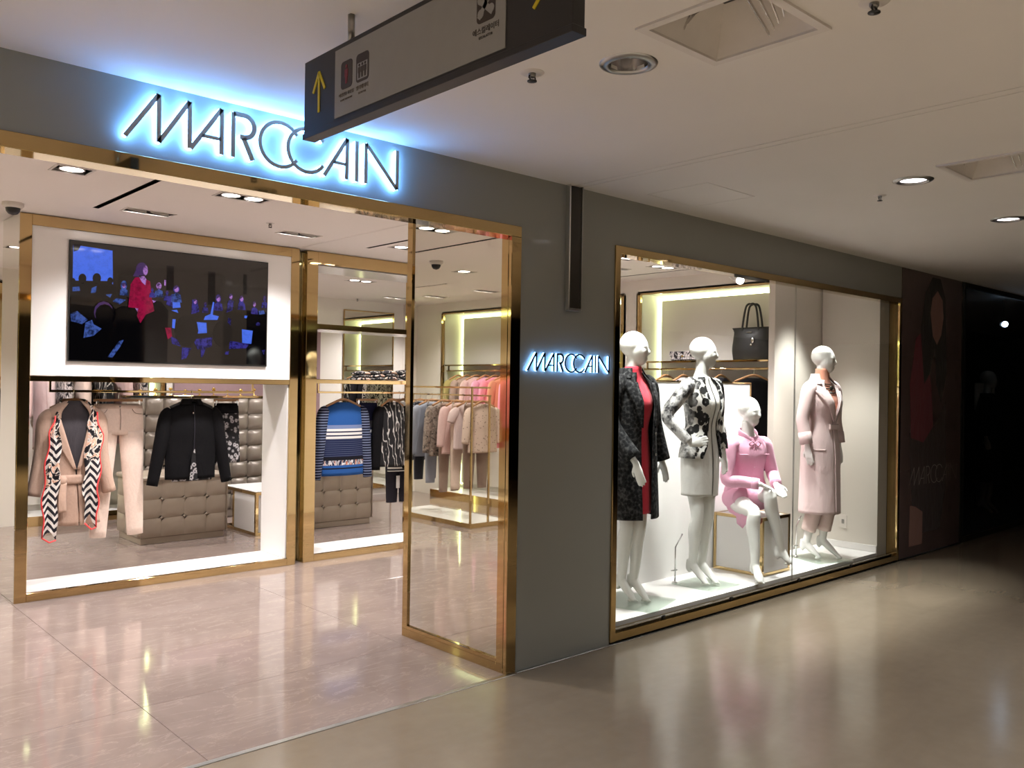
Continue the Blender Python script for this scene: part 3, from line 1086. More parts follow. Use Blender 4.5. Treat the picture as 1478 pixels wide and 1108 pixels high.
def person_icon(m, yc, z0, s):
    m.prism([(yc + s * 0.006 * math.cos(R(k * 45)), z0 + s * (0.052 + 0.006 * math.sin(R(k * 45)))) for k in range(8)], -0.0500, -0.0488, 'YZ')
    m.prism([(yc - s * 0.009, z0 + s * 0.044), (yc + s * 0.009, z0 + s * 0.044), (yc + s * 0.009, z0 + s * 0.022), (yc + s * 0.006, z0 + s * 0.020), (yc + s * 0.005, z0), (yc - s * 0.005, z0), (yc - s * 0.006, z0 + s * 0.020), (yc - s * 0.009, z0 + s * 0.022)], -0.0500, -0.0488, 'YZ')


ic = yz_poly(rrect(0.305, 0.368, 0.098, 0.182), -0.0490, -0.048).build('icon', 'icon_dark', ws)
mi = MB()
person_icon(mi, 0.337, 0.112, 1.0)
mi.build('figure', 'icon_red', ic)
ic = yz_poly(rrect(0.215, 0.283, 0.098, 0.182), -0.0490, -0.048).build('icon', 'icon_dark', ws)
yz_poly([(0.222, 0.106), (0.276, 0.106), (0.276, 0.155), (0.222, 0.155)], -0.0492, -0.0489).build('field', 'sign_panel', ic)
mi = MB()
for q in (0.233, 0.249, 0.265):
    person_icon(mi, q, 0.110, 0.74)
mi.build('figures', 'icon_dark', ic)
ic = yz_poly(rrect(-0.345, -0.275, 0.105, 0.195), -0.0490, -0.048).build('icon', 'icon_dark', ws)
mi = MB()
for a, b, w in (((-0.283, 0.118), (-0.338, 0.182), 0.014), ((-0.336, 0.122), (-0.284, 0.165), 0.016), ((-0.310, 0.15), (-0.310, 0.190), 0.010)):
    L, Rr = stroke_poly([a, b], w)
    mi.prism([(p.x, p.y) for p in (L[0], L[1], Rr[1], Rr[0])], -0.0500, -0.0488, 'YZ')
for cy, cz, rr in ((-0.291, 0.128, 0.012), (-0.291, 0.163, 0.013), (-0.330, 0.132, 0.012), (-0.331, 0.172, 0.012), (-0.310, 0.185, 0.008)):
    mi.prism([(cy + rr * math.cos(R(k * 36)), cz + rr * math.sin(R(k * 36))) for k in range(10)], -0.0501, -0.0488, 'YZ')
mi.build('figures', 'sign_panel', ic)
sign_text('여성전용 화장실', 0.337, 0.078, 0.0125, 'sign_grey_text')
sign_text("LADIES' RESTROOM", 0.337, 0.064, 0.0075, 'sign_grey_text')
sign_text('엘리베이터', 0.249, 0.077, 0.0145, 'sign_grey_text')
sign_text('ELEVATOR', 0.249, 0.063, 0.0085, 'sign_grey_text')
sign_text('에스컬레이터', -0.310, 0.080, 0.0185, 'icon_dark')
sign_text('ESCALATOR', -0.310, 0.066, 0.0095, 'icon_dark')


# ================================================================== NICHES IN THE SHOP WALLS
def niche(label, loc, rz, w, shelf=True):
    """recess with brass frame, LED corners, shelf and rail; local opening plane y = 0, recess towards +y"""
    root = thing('display_niche', label, 'wall niche', loc, rz, 'lit wall niches')
    h, D = w / 2, NT_D
    m = MB()
    m.box(-h - 0.01, h + 0.01, D, D + 0.02, 0.0, NT_TOP + 0.02)
    m.box(-h - 0.02, -h, 0.0, D, 0.0, NT_TOP)
    m.box(h, h + 0.02, 0.0, D, 0.0, NT_TOP)
    m.box(-h, h, 0.0, D, NT_TOP, NT_TOP + 0.02)
    m.build('lining', 'white_wall', root)
    MB().bbox(-h + 0.045, h - 0.045, D - 0.035, D - 0.015, 0.16, NT_TOP - 0.05, 0.002).build('back_panel', 'white_wall', root)
    for sx in (-1, 1):
        MB().bbox(sx * h - 0.02 - 0.022 * sx, sx * h + 0.02 - 0.022 * sx, -0.012, 0.02, 0.10, NT_TOP, 0.002).build('frame_stile', 'brass', root)
        MB().box(sx * (h - 0.022) - 0.018, sx * (h - 0.022) + 0.018, D - 0.012, D - 0.004, 0.14, NT_TOP - 0.02).build('led_strip', 'led_green', root)
    MB().bbox(-h, h, -0.012, 0.02, NT_TOP - 0.018, NT_TOP, 0.002).build('frame_head', 'brass', root)
    MB().box(-h + 0.045, h - 0.045, D - 0.012, D - 0.004, NT_TOP - 0.046, NT_TOP - 0.012).build('led_strip', 'led_green', root)
    b = MB().bbox(-h + 0.002, h - 0.002, -0.16, D - 0.04, 0.0, 0.10, 0.003).build('plinth', 'gloss_white', root)
    MB().bbox(-h, h, -0.166, -0.16, 0.0, 0.104, 0.001).build('edge', 'brass', b)
    if shelf:
        MB().bbox(-h + 0.05, h - 0.05, 0.02, D - 0.04, 1.785, 1.803, 0.002).build('shelf', 'brass', root)
        MB().tube([(-h + 0.06, 0.05, 1.72), (h - 0.06, 0.05, 1.72)], 0.011, 10).build('rail', 'brass', root)
        for sx in (-1, 1):
            MB().bbox(sx * (h - 0.1) - 0.006, sx * (h - 0.1) + 0.006, 0.04, 0.06, 1.72, 1.786, 0.001).build('rail_bracket', 'brass', root)
    return root


for (a, b), lab in zip(left_niches, ['lit wall niche on the left shop wall near the entrance', 'lit wall niche on the left shop wall with pink clothes']):
    niche(lab, (XL, (a + b) / 2, 0), PI / 2, b - a)
for (a, b), lab in zip(right_niches, ['lit wall niche with a black handbag above the display partition', 'lit wall niche on the right shop wall beyond the handbag', 'lit wall niche on the right shop wall in the back corner']):
    niche(lab, (XR, (a + b) / 2, 0), -PI / 2, b - a)
for (a, b), lab in zip(back_niches, ['lit wall niche in the back wall by the left corner', 'lit wall niche in the back wall with pink and black-and-white clothes']):
    niche(lab, ((a + b) / 2, YB, 0), 0, b - a)

wm = thing('wall_mirror', 'tall brass-framed mirror on the back shop wall', 'mirror', (6.5, YB, 0))
MB().box(-0.39, 0.39, -0.012, -0.004, 0.10, 2.50).build('glass', 'mirror', wm)
for sx in (-1, 1):
    MB().bbox(sx * 0.395 - 0.008, sx * 0.395 + 0.008, -0.02, -0.001, 0.09, 2.515, 0.001).build('frame_stile', 'brass', wm)
MB().bbox(-0.387, 0.387, -0.02, -0.001, 2.50, 2.515, 0.001).build('frame_rail', 'brass', wm)
MB().bbox(-0.387, 0.387, -0.02, -0.001, 0.09, 0.10, 0.001).build('frame_rail', 'brass', wm)

tag(MB().bbox(3.85, 5.75, YB - 0.025, YB - 0.001, 0.0, 2.2, 0.003).build('accent_panel', 'mauve_wall'), 'mauve wall panel behind the tufted banquette', 'wall panel')


# ================================================================== CLOTH HELPERS
class Cloth:
    """garment surface: sections (z, cx, cy, rx, ry) from top to bottom; angle 0 = front (-y), positive towards +x"""
    def __init__(self, secs, amp=0.0, k=5, ph=0.0, power=1.6):
        self.s = secs
        self.amp, self.k, self.ph, self.pw = amp, k, ph, power

    def sec(self, z):
        s = self.s
        if z >= s[0][0]:
            return s[0][1:]
        if z <= s[-1][0]:
            return s[-1][1:]
        for a, b, i in zip(s, s[1:], range(len(s))):
            if a[0] >= z >= b[0]:
                u = (a[0] - z) / max(a[0] - b[0], 1e-6)
                p, q = s[max(i - 1, 0)], s[min(i + 2, len(s) - 1)]
                out = []
                for c in range(1, 5):
                    h = (-0.5 * u + u * u - 0.5 * u ** 3, 1 - 2.5 * u * u + 1.5 * u ** 3, 0.5 * u + 2 * u * u - 1.5 * u ** 3, -0.5 * u * u + 0.5 * u ** 3)
                    v = p[c] * h[0] + a[c] * h[1] + b[c] * h[2] + q[c] * h[3]
                    lo, hi = min(a[c], b[c]), max(a[c], b[c])
                    out.append(min(max(v, lo), hi))
                return out
        return s[-1][1:]

    def at(self, z, a, off=0.0):
        cx, cy, rx, ry = self.sec(z)
        fr = (self.s[0][0] - z) / max(self.s[0][0] - self.s[-1][0], 1e-6)
        wv = 1 + self.amp * max(fr, 0) ** self.pw * math.sin(self.k * a + self.ph + 1.3 * fr) + 0.5 * self.amp * fr * math.sin((self.k * 2 + 1) * a + 2 * self.ph)
        return (cx + (rx * wv + off) * math.sin(a), cy - (ry * wv + off) * math.cos(a), z)

    def shell(self, z0=None, z1=None, gap=None, n=40, rows=26, thick=0.006, off=0.0, mb=None):
        z0 = self.s[0][0] if z0 is None else z0
        z1 = self.s[-1][0] if z1 is None else z1
        m = mb or MB()
        V, F = [], []
        open_ = gap is not None
        cols = n + 1 if open_ else n
        for layer in (0, 1):
            o = off - layer * thick
            for r in range(rows + 1):
                z = z0 + (z1 - z0) * r / rows
                g = gap(z) if open_ else 0
                g0, g1 = (g if isinstance(g, tuple) else (g, g))
                for j in range(cols):
                    a = (g1 + (2 * PI - g0 - g1) * j / n) if open_ else 2 * PI * j / n
                    V.append(self.at(z, a, o))
        N = (rows + 1) * cols
        for r in range(rows):
            for j in range(n):
                j2 = (j + 1) % cols
                a, b, c, d = r * cols + j, r * cols + j2, (r + 1) * cols + j2, (r + 1) * cols + j
                F.append((a, d, c, b))
                F.append((N + a, N + b, N + c, N + d))
        for j in range(n):
            j2 = (j + 1) % cols
            F.append((j, j2, N + j2, N + j))
            e = rows * cols
            F.append((e + j, N + e + j, N + e + j2, e + j2))
        if open_:
            for r in range(rows):
                a, b = r * cols, (r + 1) * cols
                F.append((a, N + a, N + b, b))
                a, b = a + n, b + n
                F.append((a, b, N + b, N + a))
        m.add(V, F, True)
        return m

    def patch(self, z0, z1, aL, aR, off=0.006, thick=0.005, rows=12, cols=4, mb=None):
        """raised piece between angles aL(z) and aR(z)"""
        m = mb or MB()
        V, F = [], []
        fl = aL if callable(aL) else (lambda z: aL)
        fr = aR if callable(aR) else (lambda z: aR)
        for layer in (0, 1):
            for r in range(rows + 1):
                z = z0 + (z1 - z0) * r / rows
                for j in range(cols + 1):
                    a = fl(z) + (fr(z) - fl(z)) * j / cols
                    V.append(self.at(z, a, off + (0 if layer == 0 else -thick)))
        w = cols + 1
        N = (rows + 1) * w
        for r in range(rows):
            for j in range(cols):
                a, b, c, d = r * w + j, r * w + j + 1, (r + 1) * w + j + 1, (r + 1) * w + j
                F.append((a, d, c, b))
                F.append((N + a, N + b, N + c, N + d))
        for j in range(cols):
            F.append((j, j + 1, N + j + 1, N + j))
            e = rows * w
            F.append((e + j, N + e + j, N + e + j + 1, e + j + 1))
        for r in range(rows):
            a, b = r * w, (r + 1) * w
            F.append((a, N + a, N + b, b))
            a, b = a + cols, b + cols
            F.append((a, b, N + b, N + a))
        m.add(V, F, True)
        return m


def lin(z, z0, a0, z1, a1):
    u = min(max((z - z0) / (z1 - z0), 0), 1)
    return a0 + (a1 - a0) * u


def hanger(root, w, clips=False, mat='wood', yaw=0.0):
    """hanger hooked over a rail at the origin"""
    hk = MB().tube([(0, 0.013, -0.004), (0, 0.010, 0.010), (0, 0.0, 0.0150), (0, -0.011, 0.009), (0, -0.012, -0.012), (0, 0, -0.032), (0, 0, -0.062)], 0.0022, 6, sub=3)
    if clips:
        a = MB().bbox(-w / 2, w / 2, -0.009, 0.009, -0.078, -0.058, 0.003).build('hanger', mat, root)
        for sx in (-1, 1):
            MB().bbox(sx * w * 0.42 - 0.008, sx * w * 0.42 + 0.008, -0.014, 0.014, -0.112, -0.068, 0.002).build('clip', 'chrome', a)
    else:
        a = MB().tube([(-w / 2, 0, -0.125), (-w * 0.3, 0, -0.095), (-0.03, 0, -0.066), (0.03, 0, -0.066), (w * 0.3, 0, -0.095), (w / 2, 0, -0.125)], [(0.008, 0.012)] * 6, 8, flat=(0, 1, 0), sub=3).build('hanger', mat, root)
    hk.build('hook', 'chrome', a)


def top_secs(w, l, d=0.055, hem=1.04, waist=1.0):
    return [(-0.088, 0, 0, 0.060, 0.045), (-0.100, 0, 0, 0.085, 0.050), (-0.122, 0, 0, w * 0.36, 0.050), (-0.150, 0, 0, w * 0.485, 0.050), (-0.20, 0, 0, w * 0.50, d),
            (-0.32, 0, 0, w * 0.49, d * 1.1), (-0.15 - (l - 0.15) * 0.5, 0, 0, w * 0.5 * waist, d), (-l, 0, 0, w * 0.5 * hem, d)]


def sleeve(sx, w, zl, out, r0=0.058, r1=0.043, dy=0.0, y=0.0):
    p = [(sx * w * 0.40, y, -0.158), (sx * (w * 0.49), y, -0.20), (sx * (w * 0.52 + out * 0.35), y + dy * 0.4, -0.20 - (zl - 0.2) * 0.42), (sx * (w * 0.52 + out), y + dy, -zl)]
    return MB().tube(p, [(r0 * 0.7, r0 * 0.6), (r0, r0 * 0.75), (r0 * 0.92, r0 * 0.75), (r1, r1 * 0.75)], 14, flat=(1, 0, 0), sub=5)


def hung_top(name, label, cat, loc, rz, w, l, mat, sl=0.6, out=0.05, group=None, amp=0.05, hem=1.04, smat=None, hm='wood', short=False):
    root = thing(name, label, cat, loc, rz, group)
    hanger(root, w * 0.84, mat=hm)
    c = Cloth(top_secs(w, l, hem=hem), amp, 4, random.uniform(0, 6))
    c.shell(n=36, rows=22).build('body', mat, root)
    if sl:
        for sx in (-1, 1):
            sleeve(sx, w, sl, out).build('sleeve', smat or mat, root)
    return root, c


def hung_trousers(name, label, loc, rz, w, l, mat, group=None, spread=0.0, hm='wood', leg=0.075):
    root = thing(name, label, 'trousers', loc, rz, group)
    hanger(root, w * 0.95, True, hm)
    c = Cloth([(-0.095, 0, 0, w * 0.46, 0.024), (-0.14, 0, 0, w * 0.48, 0.034), (-0.26, 0, 0, w * 0.5, 0.045), (-0.33, 0, 0, w * 0.5, 0.042)], 0.0)
    c.shell(n=32, rows=8).build('waist', mat, root)
    for sx in (-1, 1):
        MB().tube([(sx * w * 0.25, 0, -0.30), (sx * (w * 0.26 + spread * 0.4), 0, -0.62), (sx * (w * 0.27 + spread), 0, -l)], [(w * 0.25, 0.044), (leg * 1.05, 0.038), (leg * 0.80, 0.03)], 16, flat=(1, 0, 0), sub=6).build('trouser_leg', mat, root)
    c.patch(-0.095, -0.13, -1.45, 1.45, 0.003, 0.004, 2, 12).build('waistband', mat, root)
    return root, c


def hung_skirt(name, label, loc, rz, w, l, mat, group=None, hm='wood', band=None, amp=0.06):
    root = thing(name, label, 'skirt', loc, rz, group)
    hanger(root, w * 0.9, True, hm)
    c = Cloth([(-0.095, 0, 0, w * 0.42, 0.028), (-0.22, 0, 0, w * 0.47, 0.05), (-l, 0, 0, w * 0.52, 0.055)], amp, 5, 1.0)
    c.shell(n=36, rows=14).build('body', mat, root)
    if band:
        c.patch(-0.092, -0.175, -PI * 0.98, PI * 0.98, 0.003, 0.004, 3, 30).build('waistband', band, root)
    return root, c


# ================================================================== SCREEN UNIT
TVX0, TVX1, TVY, TVD = 1.465, 3.555, 3.18, 0.46
tv = thing('screen_unit', 'brass-framed display unit with a white screen panel above an open hanging bay', 'display unit', (TVX0, TVY, 0))
W = TVX1 - TVX0


def frame_bars(root, w, d, top, bw=0.075, sill=0.058):
    MB().bbox(0, bw, 0, d, 0, top, 0.002).build('frame_stile', 'brass', root)
    MB().bbox(w - bw, w, 0, d, 0, top, 0.002).build('frame_stile', 'brass', root)
    MB().bbox(bw, w - bw, 0, d, top - bw, top, 0.002).build('frame_head', 'brass', root)
    MB().bbox(bw, w - bw, 0, 0.04, 0, sill, 0.002).build('frame_sill', 'brass', root)


MB().box(-0.004, 0.0, 0.004, TVD - 0.004, 0.0, 2.645).build('side_mirror', 'mirror', tv)
frame_bars(tv, W, TVD, 2.645)
MB().bbox(0.075, W - 0.075, 0.006, 0.10, 1.545, 2.57, 0.002).build('screen_panel', 'gloss_white', tv)
MB().bbox(0.075, W - 0.075, 0.003, TVD - 0.005, 1.505, 1.543, 0.002).build('rail_beam', 'brass', tv)
MB().bbox(0.075, W - 0.075, 0.04, TVD, 0.0, 0.056, 0.002).build('floor_panel', 'gloss_white', tv)
MB().bbox(W - 0.085, W - 0.075, 0.02, TVD, 0.058, 1.503, 0.001).build('side_panel', 'gloss_white', tv)
RY = 0.22
rl = MB()
rl.bbox(0.25, 1.80, RY - 0.010, RY + 0.010, 1.428, 1.446, 0.002)
rl.bbox(0.25, 0.264, RY - 0.007, RY + 0.007, 1.446, 1.506, 0.001)
rl.bbox(1.786, 1.80, RY - 0.007, RY + 0.007, 1.446, 1.506, 0.001)
rl.build('hanging_rail', 'brass', tv)

# the screen with its catwalk picture
S0, S1, Z0, Z1 = 1.778, 3.258, 1.657, 2.490
sc_ = thing('flat_screen', 'wide flat screen showing a fashion show in dark blue light', 'screen', (S0, TVY, Z0))
SW_, SH_ = S1 - S0, Z1 - Z0
MB().bbox(-0.008, SW_ + 0.008, -0.012, 0.005, -0.008, SH_ + 0.008, 0.002).build('bezel', 'black_plastic', sc_)
for nm, col, st in (('pic_dark', srgb(58, 50, 44), 0.55), ('pic_black', srgb(8, 7, 10), 0.6), ('pic_blue', srgb(78, 116, 240), 0.85), ('pic_red', srgb(150, 10, 62), 0.85), ('pic_hair', srgb(70, 48, 96), 0.8),
                    ('pic_skin', srgb(170, 120, 200), 0.9), ('pic_violet', srgb(70, 64, 170), 0.55), ('pic_steel', srgb(80, 110, 200), 0.55), ('pic_umber', srgb(44, 38, 34), 0.75)):
    tt = NT(nm)
    tt.set(tuple(v * 0.02 for v in col), 0.06, 0, 0.5)
    if nm in ('pic_blue', 'pic_violet', 'pic_steel', 'pic_red', 'pic_skin'):
        lo_ = 0.85 if nm == 'pic_blue' else 0.55 if nm == 'pic_red' else 0.12
        tt.put(tt.b.inputs['Emission Color'], tt.ramp(tt.noise(tt.obj(), 34, 4, 0.65), [(0.38, tuple(v * lo_ for v in col)), (0.56, col)]))
    else:
        tt.b.inputs['Emission Color'].default_value = (*col, 1)
    tt.b.inputs['Emission Strength'].default_value = st


def pic_pt(x, y):
    u = (x - 45) / 1355.0
    top, bot = 85 + 155 * u, 908 + 32 * u
    return (min(max(u, 0), 1) * SW_, (1 - min(max((y - top) / (bot - top), 0), 1)) * SH_)


def pic(mat, layer, *polys):
    y = -0.0125 - 0.0003 * layer
    for p in polys:
        MB().add([(a, y, b) for a, b in [pic_pt(*q) for q in p]], [tuple(range(len(p)))]).build('picture', mat, sc_)


def ell(cx, cy, rx, ry, n=14):
    return [(cx + rx * math.cos(2 * PI * k / n), cy + ry * math.sin(2 * PI * k / n)) for k in range(n)]


MB().box(0, SW_, -0.0124, -0.011, 0, SH_).build('picture', 'pic_dark', sc_)
pic('pic_blue', 1, [(60, 112), (300, 150), (306, 385), (290, 360), (60, 360)])
pic('pic_black', 2, [(40, 470), (200, 440), (400, 470), (620, 500), (670, 560), (668, 925), (36, 912)], [(948, 290), (1000, 295), (1002, 520), (948, 520)], [(1210, 310), (1240, 315), (1240, 450), (1212, 450)], [(1240, 560), (1398, 570), (1394, 935), (1245, 930)], [(655, 250), (705, 255), (705, 420), (655, 420)], [(60, 108), (110, 108), (90, 150), (64, 160)])
pic('pic_umber', 3, ell(118, 345, 24, 34), ell(205, 342, 26, 36), ell(288, 358, 18, 24), ell(62, 368, 16, 26), [(85, 380), (150, 370), (200, 375), (260, 385), (320, 390), (400, 480), (400, 560), (50, 520), (50, 400)])
pic('pic_steel', 4, [(60, 405), (100, 400), (105, 430), (60, 435)], [(175, 410), (205, 395), (200, 440), (170, 445)], [(305, 500), (330, 478), (390, 490), (350, 520)], [(50, 590), (90, 570), (155, 630), (120, 660), (55, 640)], [(140, 650), (180, 630), (190, 660), (240, 690), (190, 740), (130, 755)], [(280, 885), (350, 775), (380, 765), (360, 810), (310, 890)], ell(375, 390, 20, 34), [(1335, 565), (1375, 560), (1385, 585), (1340, 590)], [(260, 455), (300, 450), (290, 475)])
pic('pic_black', 5, ell(250, 590, 78, 92), ell(380, 620, 80, 90), [(480, 925), (470, 700), (500, 620), (560, 575), (640, 570), (670, 600), (668, 925)])
pic('pic_hair', 6, ell(488, 275, 38, 46), [(452, 280), (480, 290), (470, 330), (432, 325)], ell(250, 575, 60, 74, 12))
pic('pic_black', 6.5, ell(256, 590, 58, 70, 12))
pic('pic_skin', 7, ell(513, 285, 16, 34), [(472, 330), (505, 322), (520, 345), (514, 388), (490, 365)], [(450, 545), (480, 550), (496, 590), (480, 600)], [(560, 490), (595, 492), (570, 508)], ell(604, 392, 18, 24), [(640, 350), (652, 352), (650, 390), (640, 388)])
pic('pic_red', 8, [(445, 335), (470, 332), (490, 368), (514, 390), (520, 348), (545, 360), (556, 470), (576, 565), (520, 590), (485, 650), (462, 600), (470, 548), (405, 540), (418, 380)], [(650, 680), (690, 680), (700, 740), (670, 760)])
pic('pic_blue', 9, [(692, 450), (740, 445), (755, 540), (700, 545)], [(690, 560), (730, 555), (740, 578)], [(985, 500), (995, 505), (985, 590), (1030, 600), (1020, 625), (920, 625), (930, 600), (968, 585)], [(870, 640), (940, 645), (945, 715), (875, 720)], [(1205, 690), (1290, 700), (1280, 790), (1210, 785)], [(1225, 595), (1246, 598), (1240, 615), (1222, 612)], [(700, 620), (722, 622), (716, 685), (698, 680)])
pic('pic_violet', 10, ell(724, 415, 22, 26), [(665, 470), (695, 450), (700, 540), (655, 520)], ell(1025, 478, 20, 28), ell(1118, 465, 14, 20), [(1105, 490), (1135, 500), (1130, 560), (1085, 575)], [(1180, 480), (1215, 478), (1212, 540), (1185, 545)], [(835, 485), (875, 490), (880, 575), (830, 585)], [(690, 740), (735, 760), (760, 810), (700, 790)], [(770, 815), (835, 820), (800, 890), (765, 900)], [(845, 760), (985, 745), (980, 810), (880, 830)], [(900, 825), (940, 820), (915, 885), (905, 880)], [(1115, 770), (1265, 790), (1240, 820), (1110, 825)], [(1085, 845), (1110, 840), (1105, 865), (1080, 862)], [(1100, 610), (1122, 620), (1115, 690), (1095, 660)], ell(1330, 655, 16, 12), ell(1380, 480, 12, 18), [(1365, 835), (1388, 830), (1380, 865)])
for hx_, hy_, hs_, mt_ in ((724, 415, 24, 'pic_steel'), (1025, 480, 22, 'pic_violet'), (1118, 468, 18, 'pic_violet'), (1200, 482, 20, 'pic_violet'), (858, 500, 18, 'pic_violet'), (604, 395, 20, 'pic_steel'),
                           (1300, 520, 18, 'pic_violet'), (1380, 485, 16, 'pic_violet'), (930, 520, 15, 'pic_violet'), (375, 392, 18, 'pic_steel'), (560, 420, 14, 'pic_violet'), (660, 440, 15, 'pic_violet')):
    pic(mt_, 10.3, [(hx_ - hs_ * 1.5, hy_ + hs_ * 3.6), (hx_ - hs_ * 1.2, hy_ + hs_ * 1.5), (hx_, hy_ + hs_), (hx_ + hs_ * 1.2, hy_ + hs_ * 1.6), (hx_ + hs_ * 1.6, hy_ + hs_ * 3.8)])
    pic('pic_skin' if hs_ > 17 else 'pic_violet', 10.6, ell(hx_, hy_, hs_ * 0.62, hs_ * 0.9, 10))
    pic('pic_hair', 10.8, [(hx_ - hs_ * 0.75, hy_), (hx_ - hs_ * 0.6, hy_ - hs_ * 0.9), (hx_, hy_ - hs_ * 1.2), (hx_ + hs_ * 0.6, hy_ - hs_ * 0.8), (hx_ + hs_ * 0.2, hy_ - hs_ * 0.5), (hx_ - hs_ * 0.3, hy_ - hs_ * 0.1)])
pic('pic_umber', 11, ell(800, 700, 82, 108), ell(1062, 720, 72, 90), ell(1150, 530, 14, 40))

# ================================================================== SECOND DISPLAY UNIT
U2X, U2W = 3.635, 1.45
u2 = thing('shelf_unit', 'brass-framed shelf unit with striped knitwear hanging behind the mirror pillar', 'display unit', (U2X, TVY + 0.015, 0))
frame_bars(u2, U2W, TVD, 2.645, 0.105)
MB().bbox(0.105, U2W - 0.105, 0.04, TVD, 2.53, 2.539, 0.002).build('top_panel', 'gloss_white', u2)
s_ = MB().bbox(0.105, U2W - 0.105, 0.02, TVD, 1.99, 2.02, 0.002).build('shelf', 'gloss_white', u2)
MB().bbox(0.105, U2W - 0.105, 0.008, 0.02, 1.985, 2.03, 0.001).build('shelf_edge', 'brass', s_)
s_ = MB().bbox(0.105, U2W - 0.105, 0.02, TVD, 1.525, 1.55, 0.002).build('shelf', 'gloss_white', u2)
MB().bbox(0.105, U2W - 0.105, 0.008, 0.02, 1.52, 1.556, 0.001).build('shelf_edge', 'brass', s_)
MB().bbox(0.105, U2W - 0.105, 0.04, TVD, 0.0, 0.056, 0.002).build('floor_panel', 'gloss_white', u2)
rl = MB()
rl.bbox(0.24, 1.32, 0.21, 0.23, 1.433, 1.450, 0.002)
rl.bbox(0.24, 0.254, 0.213, 0.227, 1.450, 1.525, 0.001)
rl.bbox(1.306, 1.32, 0.213, 0.227, 1.450, 1.525, 0.001)
rl.build('hanging_rail', 'brass', u2)
ms = thing('mirror_strip', 'narrow greenish mirror strip between the two brass display units', 'mirror', (3.595, TVY + 0.12, 0))
MB().bbox(-0.038, 0.038, 0.0, 0.02, 0.0, 2.64, 0.001).build('glass', 'green_mirror', ms)
MB().bbox(0.014, 0.020, -0.006, 0.0, 0.0, 2.64, 0.001).build('seam', 'chrome', ms)

# ---- clothes on the screen unit rail
RZ, RYW = 1.437, TVY + RY
coat = thing('belted_coat', 'camel wool coat with wide lapels hanging under the screen', 'coat', (1.875, RYW, RZ))
hanger(coat, 0.30)
cc = Cloth([(-0.070, 0, 0, 0.066, 0.05), (-0.10, 0, 0, 0.10, 0.06), (-0.135, 0, 0, 0.155, 0.062), (-0.175, 0, 0, 0.178, 0.065), (-0.33, 0, 0, 0.178, 0.085), (-0.62, 0.01, 0, 0.165, 0.075), (-0.75, 0.02, 0, 0.15, 0.085), (-0.965, 0.03, 0, 0.155, 0.085)], 0.05, 4, 0.6)
cc.shell(gap=lambda z: lin(z, -0.58, 0.03, -0.09, 0.75) if z > -0.58 else 0.03, n=44, rows=28, thick=0.008).build('body', 'camel_wool', coat)
Cloth([(z, a, b, c - 0.012, d - 0.012) for z, a, b, c, d in cc.s], 0.05, 4, 0.6).shell(z1=-0.6, n=30, rows=12, thick=0.003).build('lining', 'coat_lining', coat)
for sx in (-1, 1):
    e = lambda z: lin(z, -0.58, 0.03, -0.09, 0.75)
    lo, hi = (lambda z: e(z) - 0.05), (lambda z: e(z) + lin(z, -0.58, 0.02, -0.2, 0.62))
    o = cc.patch(-0.56, -0.20, (lambda z: -hi(z)) if sx < 0 else lo, (lambda z: -lo(z)) if sx < 0 else hi, 0.014, 0.006, 16, 5).build('lapel', 'camel_wool', coat)
    cc.patch(-0.195, -0.085, -1.5 if sx < 0 else 0.52, -0.52 if sx < 0 else 1.5, 0.020, 0.010, 6, 6).build('collar', 'camel_wool', coat)
    MB().tube([(sx * 0.13, 0, -0.165), (sx * 0.175, 0.0, -0.22), (sx * 0.195, 0.01, -0.46), (sx * 0.255 + 0.005, 0.0, -0.745)], [(0.045, 0.045), (0.062, 0.058), (0.056, 0.056), (0.046, 0.05)], 16, flat=(1, 0, 0), sub=6).build('sleeve', 'camel_wool', coat)
belt = cc.patch(-0.60, -0.665, -1.5, 1.5, 0.012, 0.008, 3, 26).build('belt', 'camel_wool', coat)
MB().ellipsoid((-0.085, -0.088, -0.635), (0.032, 0.02, 0.034)).tube([(-0.08, -0.095, -0.65), (-0.09, -0.105, -0.76), (-0.085, -0.10, -0.86)], [(0.022, 0.005), (0.026, 0.005), (0.026, 0.005)], 10, flat=(1, 0, 0), sub=4).build('belt_knot', 'camel_wool', belt)

scf = thing('printed_scarf', 'black, white and peach geometric scarf with red edge draped over the camel coat', 'scarf', (1.875, RYW, RZ))


def drape(pts, ws, th, ph):
    """pleated hanging strip; pts centre line, ws half widths"""
    V, F, EL, ER = [], [], [], []
    rows, cols = 44, 10
    for layer in (0, 1):
        for r in range(rows + 1):
            u = r / rows * (len(pts) - 1)
            k = min(int(u), len(pts) - 2)
            q = u - k
            p = Vector(pts[k]).lerp(Vector(pts[k + 1]), q)
            w = ws[k] + (ws[k + 1] - ws[k]) * q
            for j in range(cols + 1):
                s = -1 + 2 * j / cols
                zz = p.z + 0.02 * math.sin(s * 3 + ph) + (-0.05 * abs(s + 0.3) if r == rows else 0)
                pt = (p.x + s * w + 0.008 * math.sin(r * 0.5 + ph), p.y - 0.014 * math.sin(s * 5.5 + r * 0.16 + ph) - (0.0 if layer == 0 else -th), zz)
                V.append(pt)
                if layer == 0 and j == 0:
                    EL.append(pt)
                if layer == 0 and j == cols:
                    ER.append(pt)
    w_ = cols + 1
    N = (rows + 1) * w_
    for r in range(rows):
        for j in range(cols):
            a, b, c, d = r * w_ + j, r * w_ + j + 1, (r + 1) * w_ + j + 1, (r + 1) * w_ + j
            F += [(a, d, c, b), (N + a, N + b, N + c, N + d)]
    return MB().add(V, F, True), EL, ER


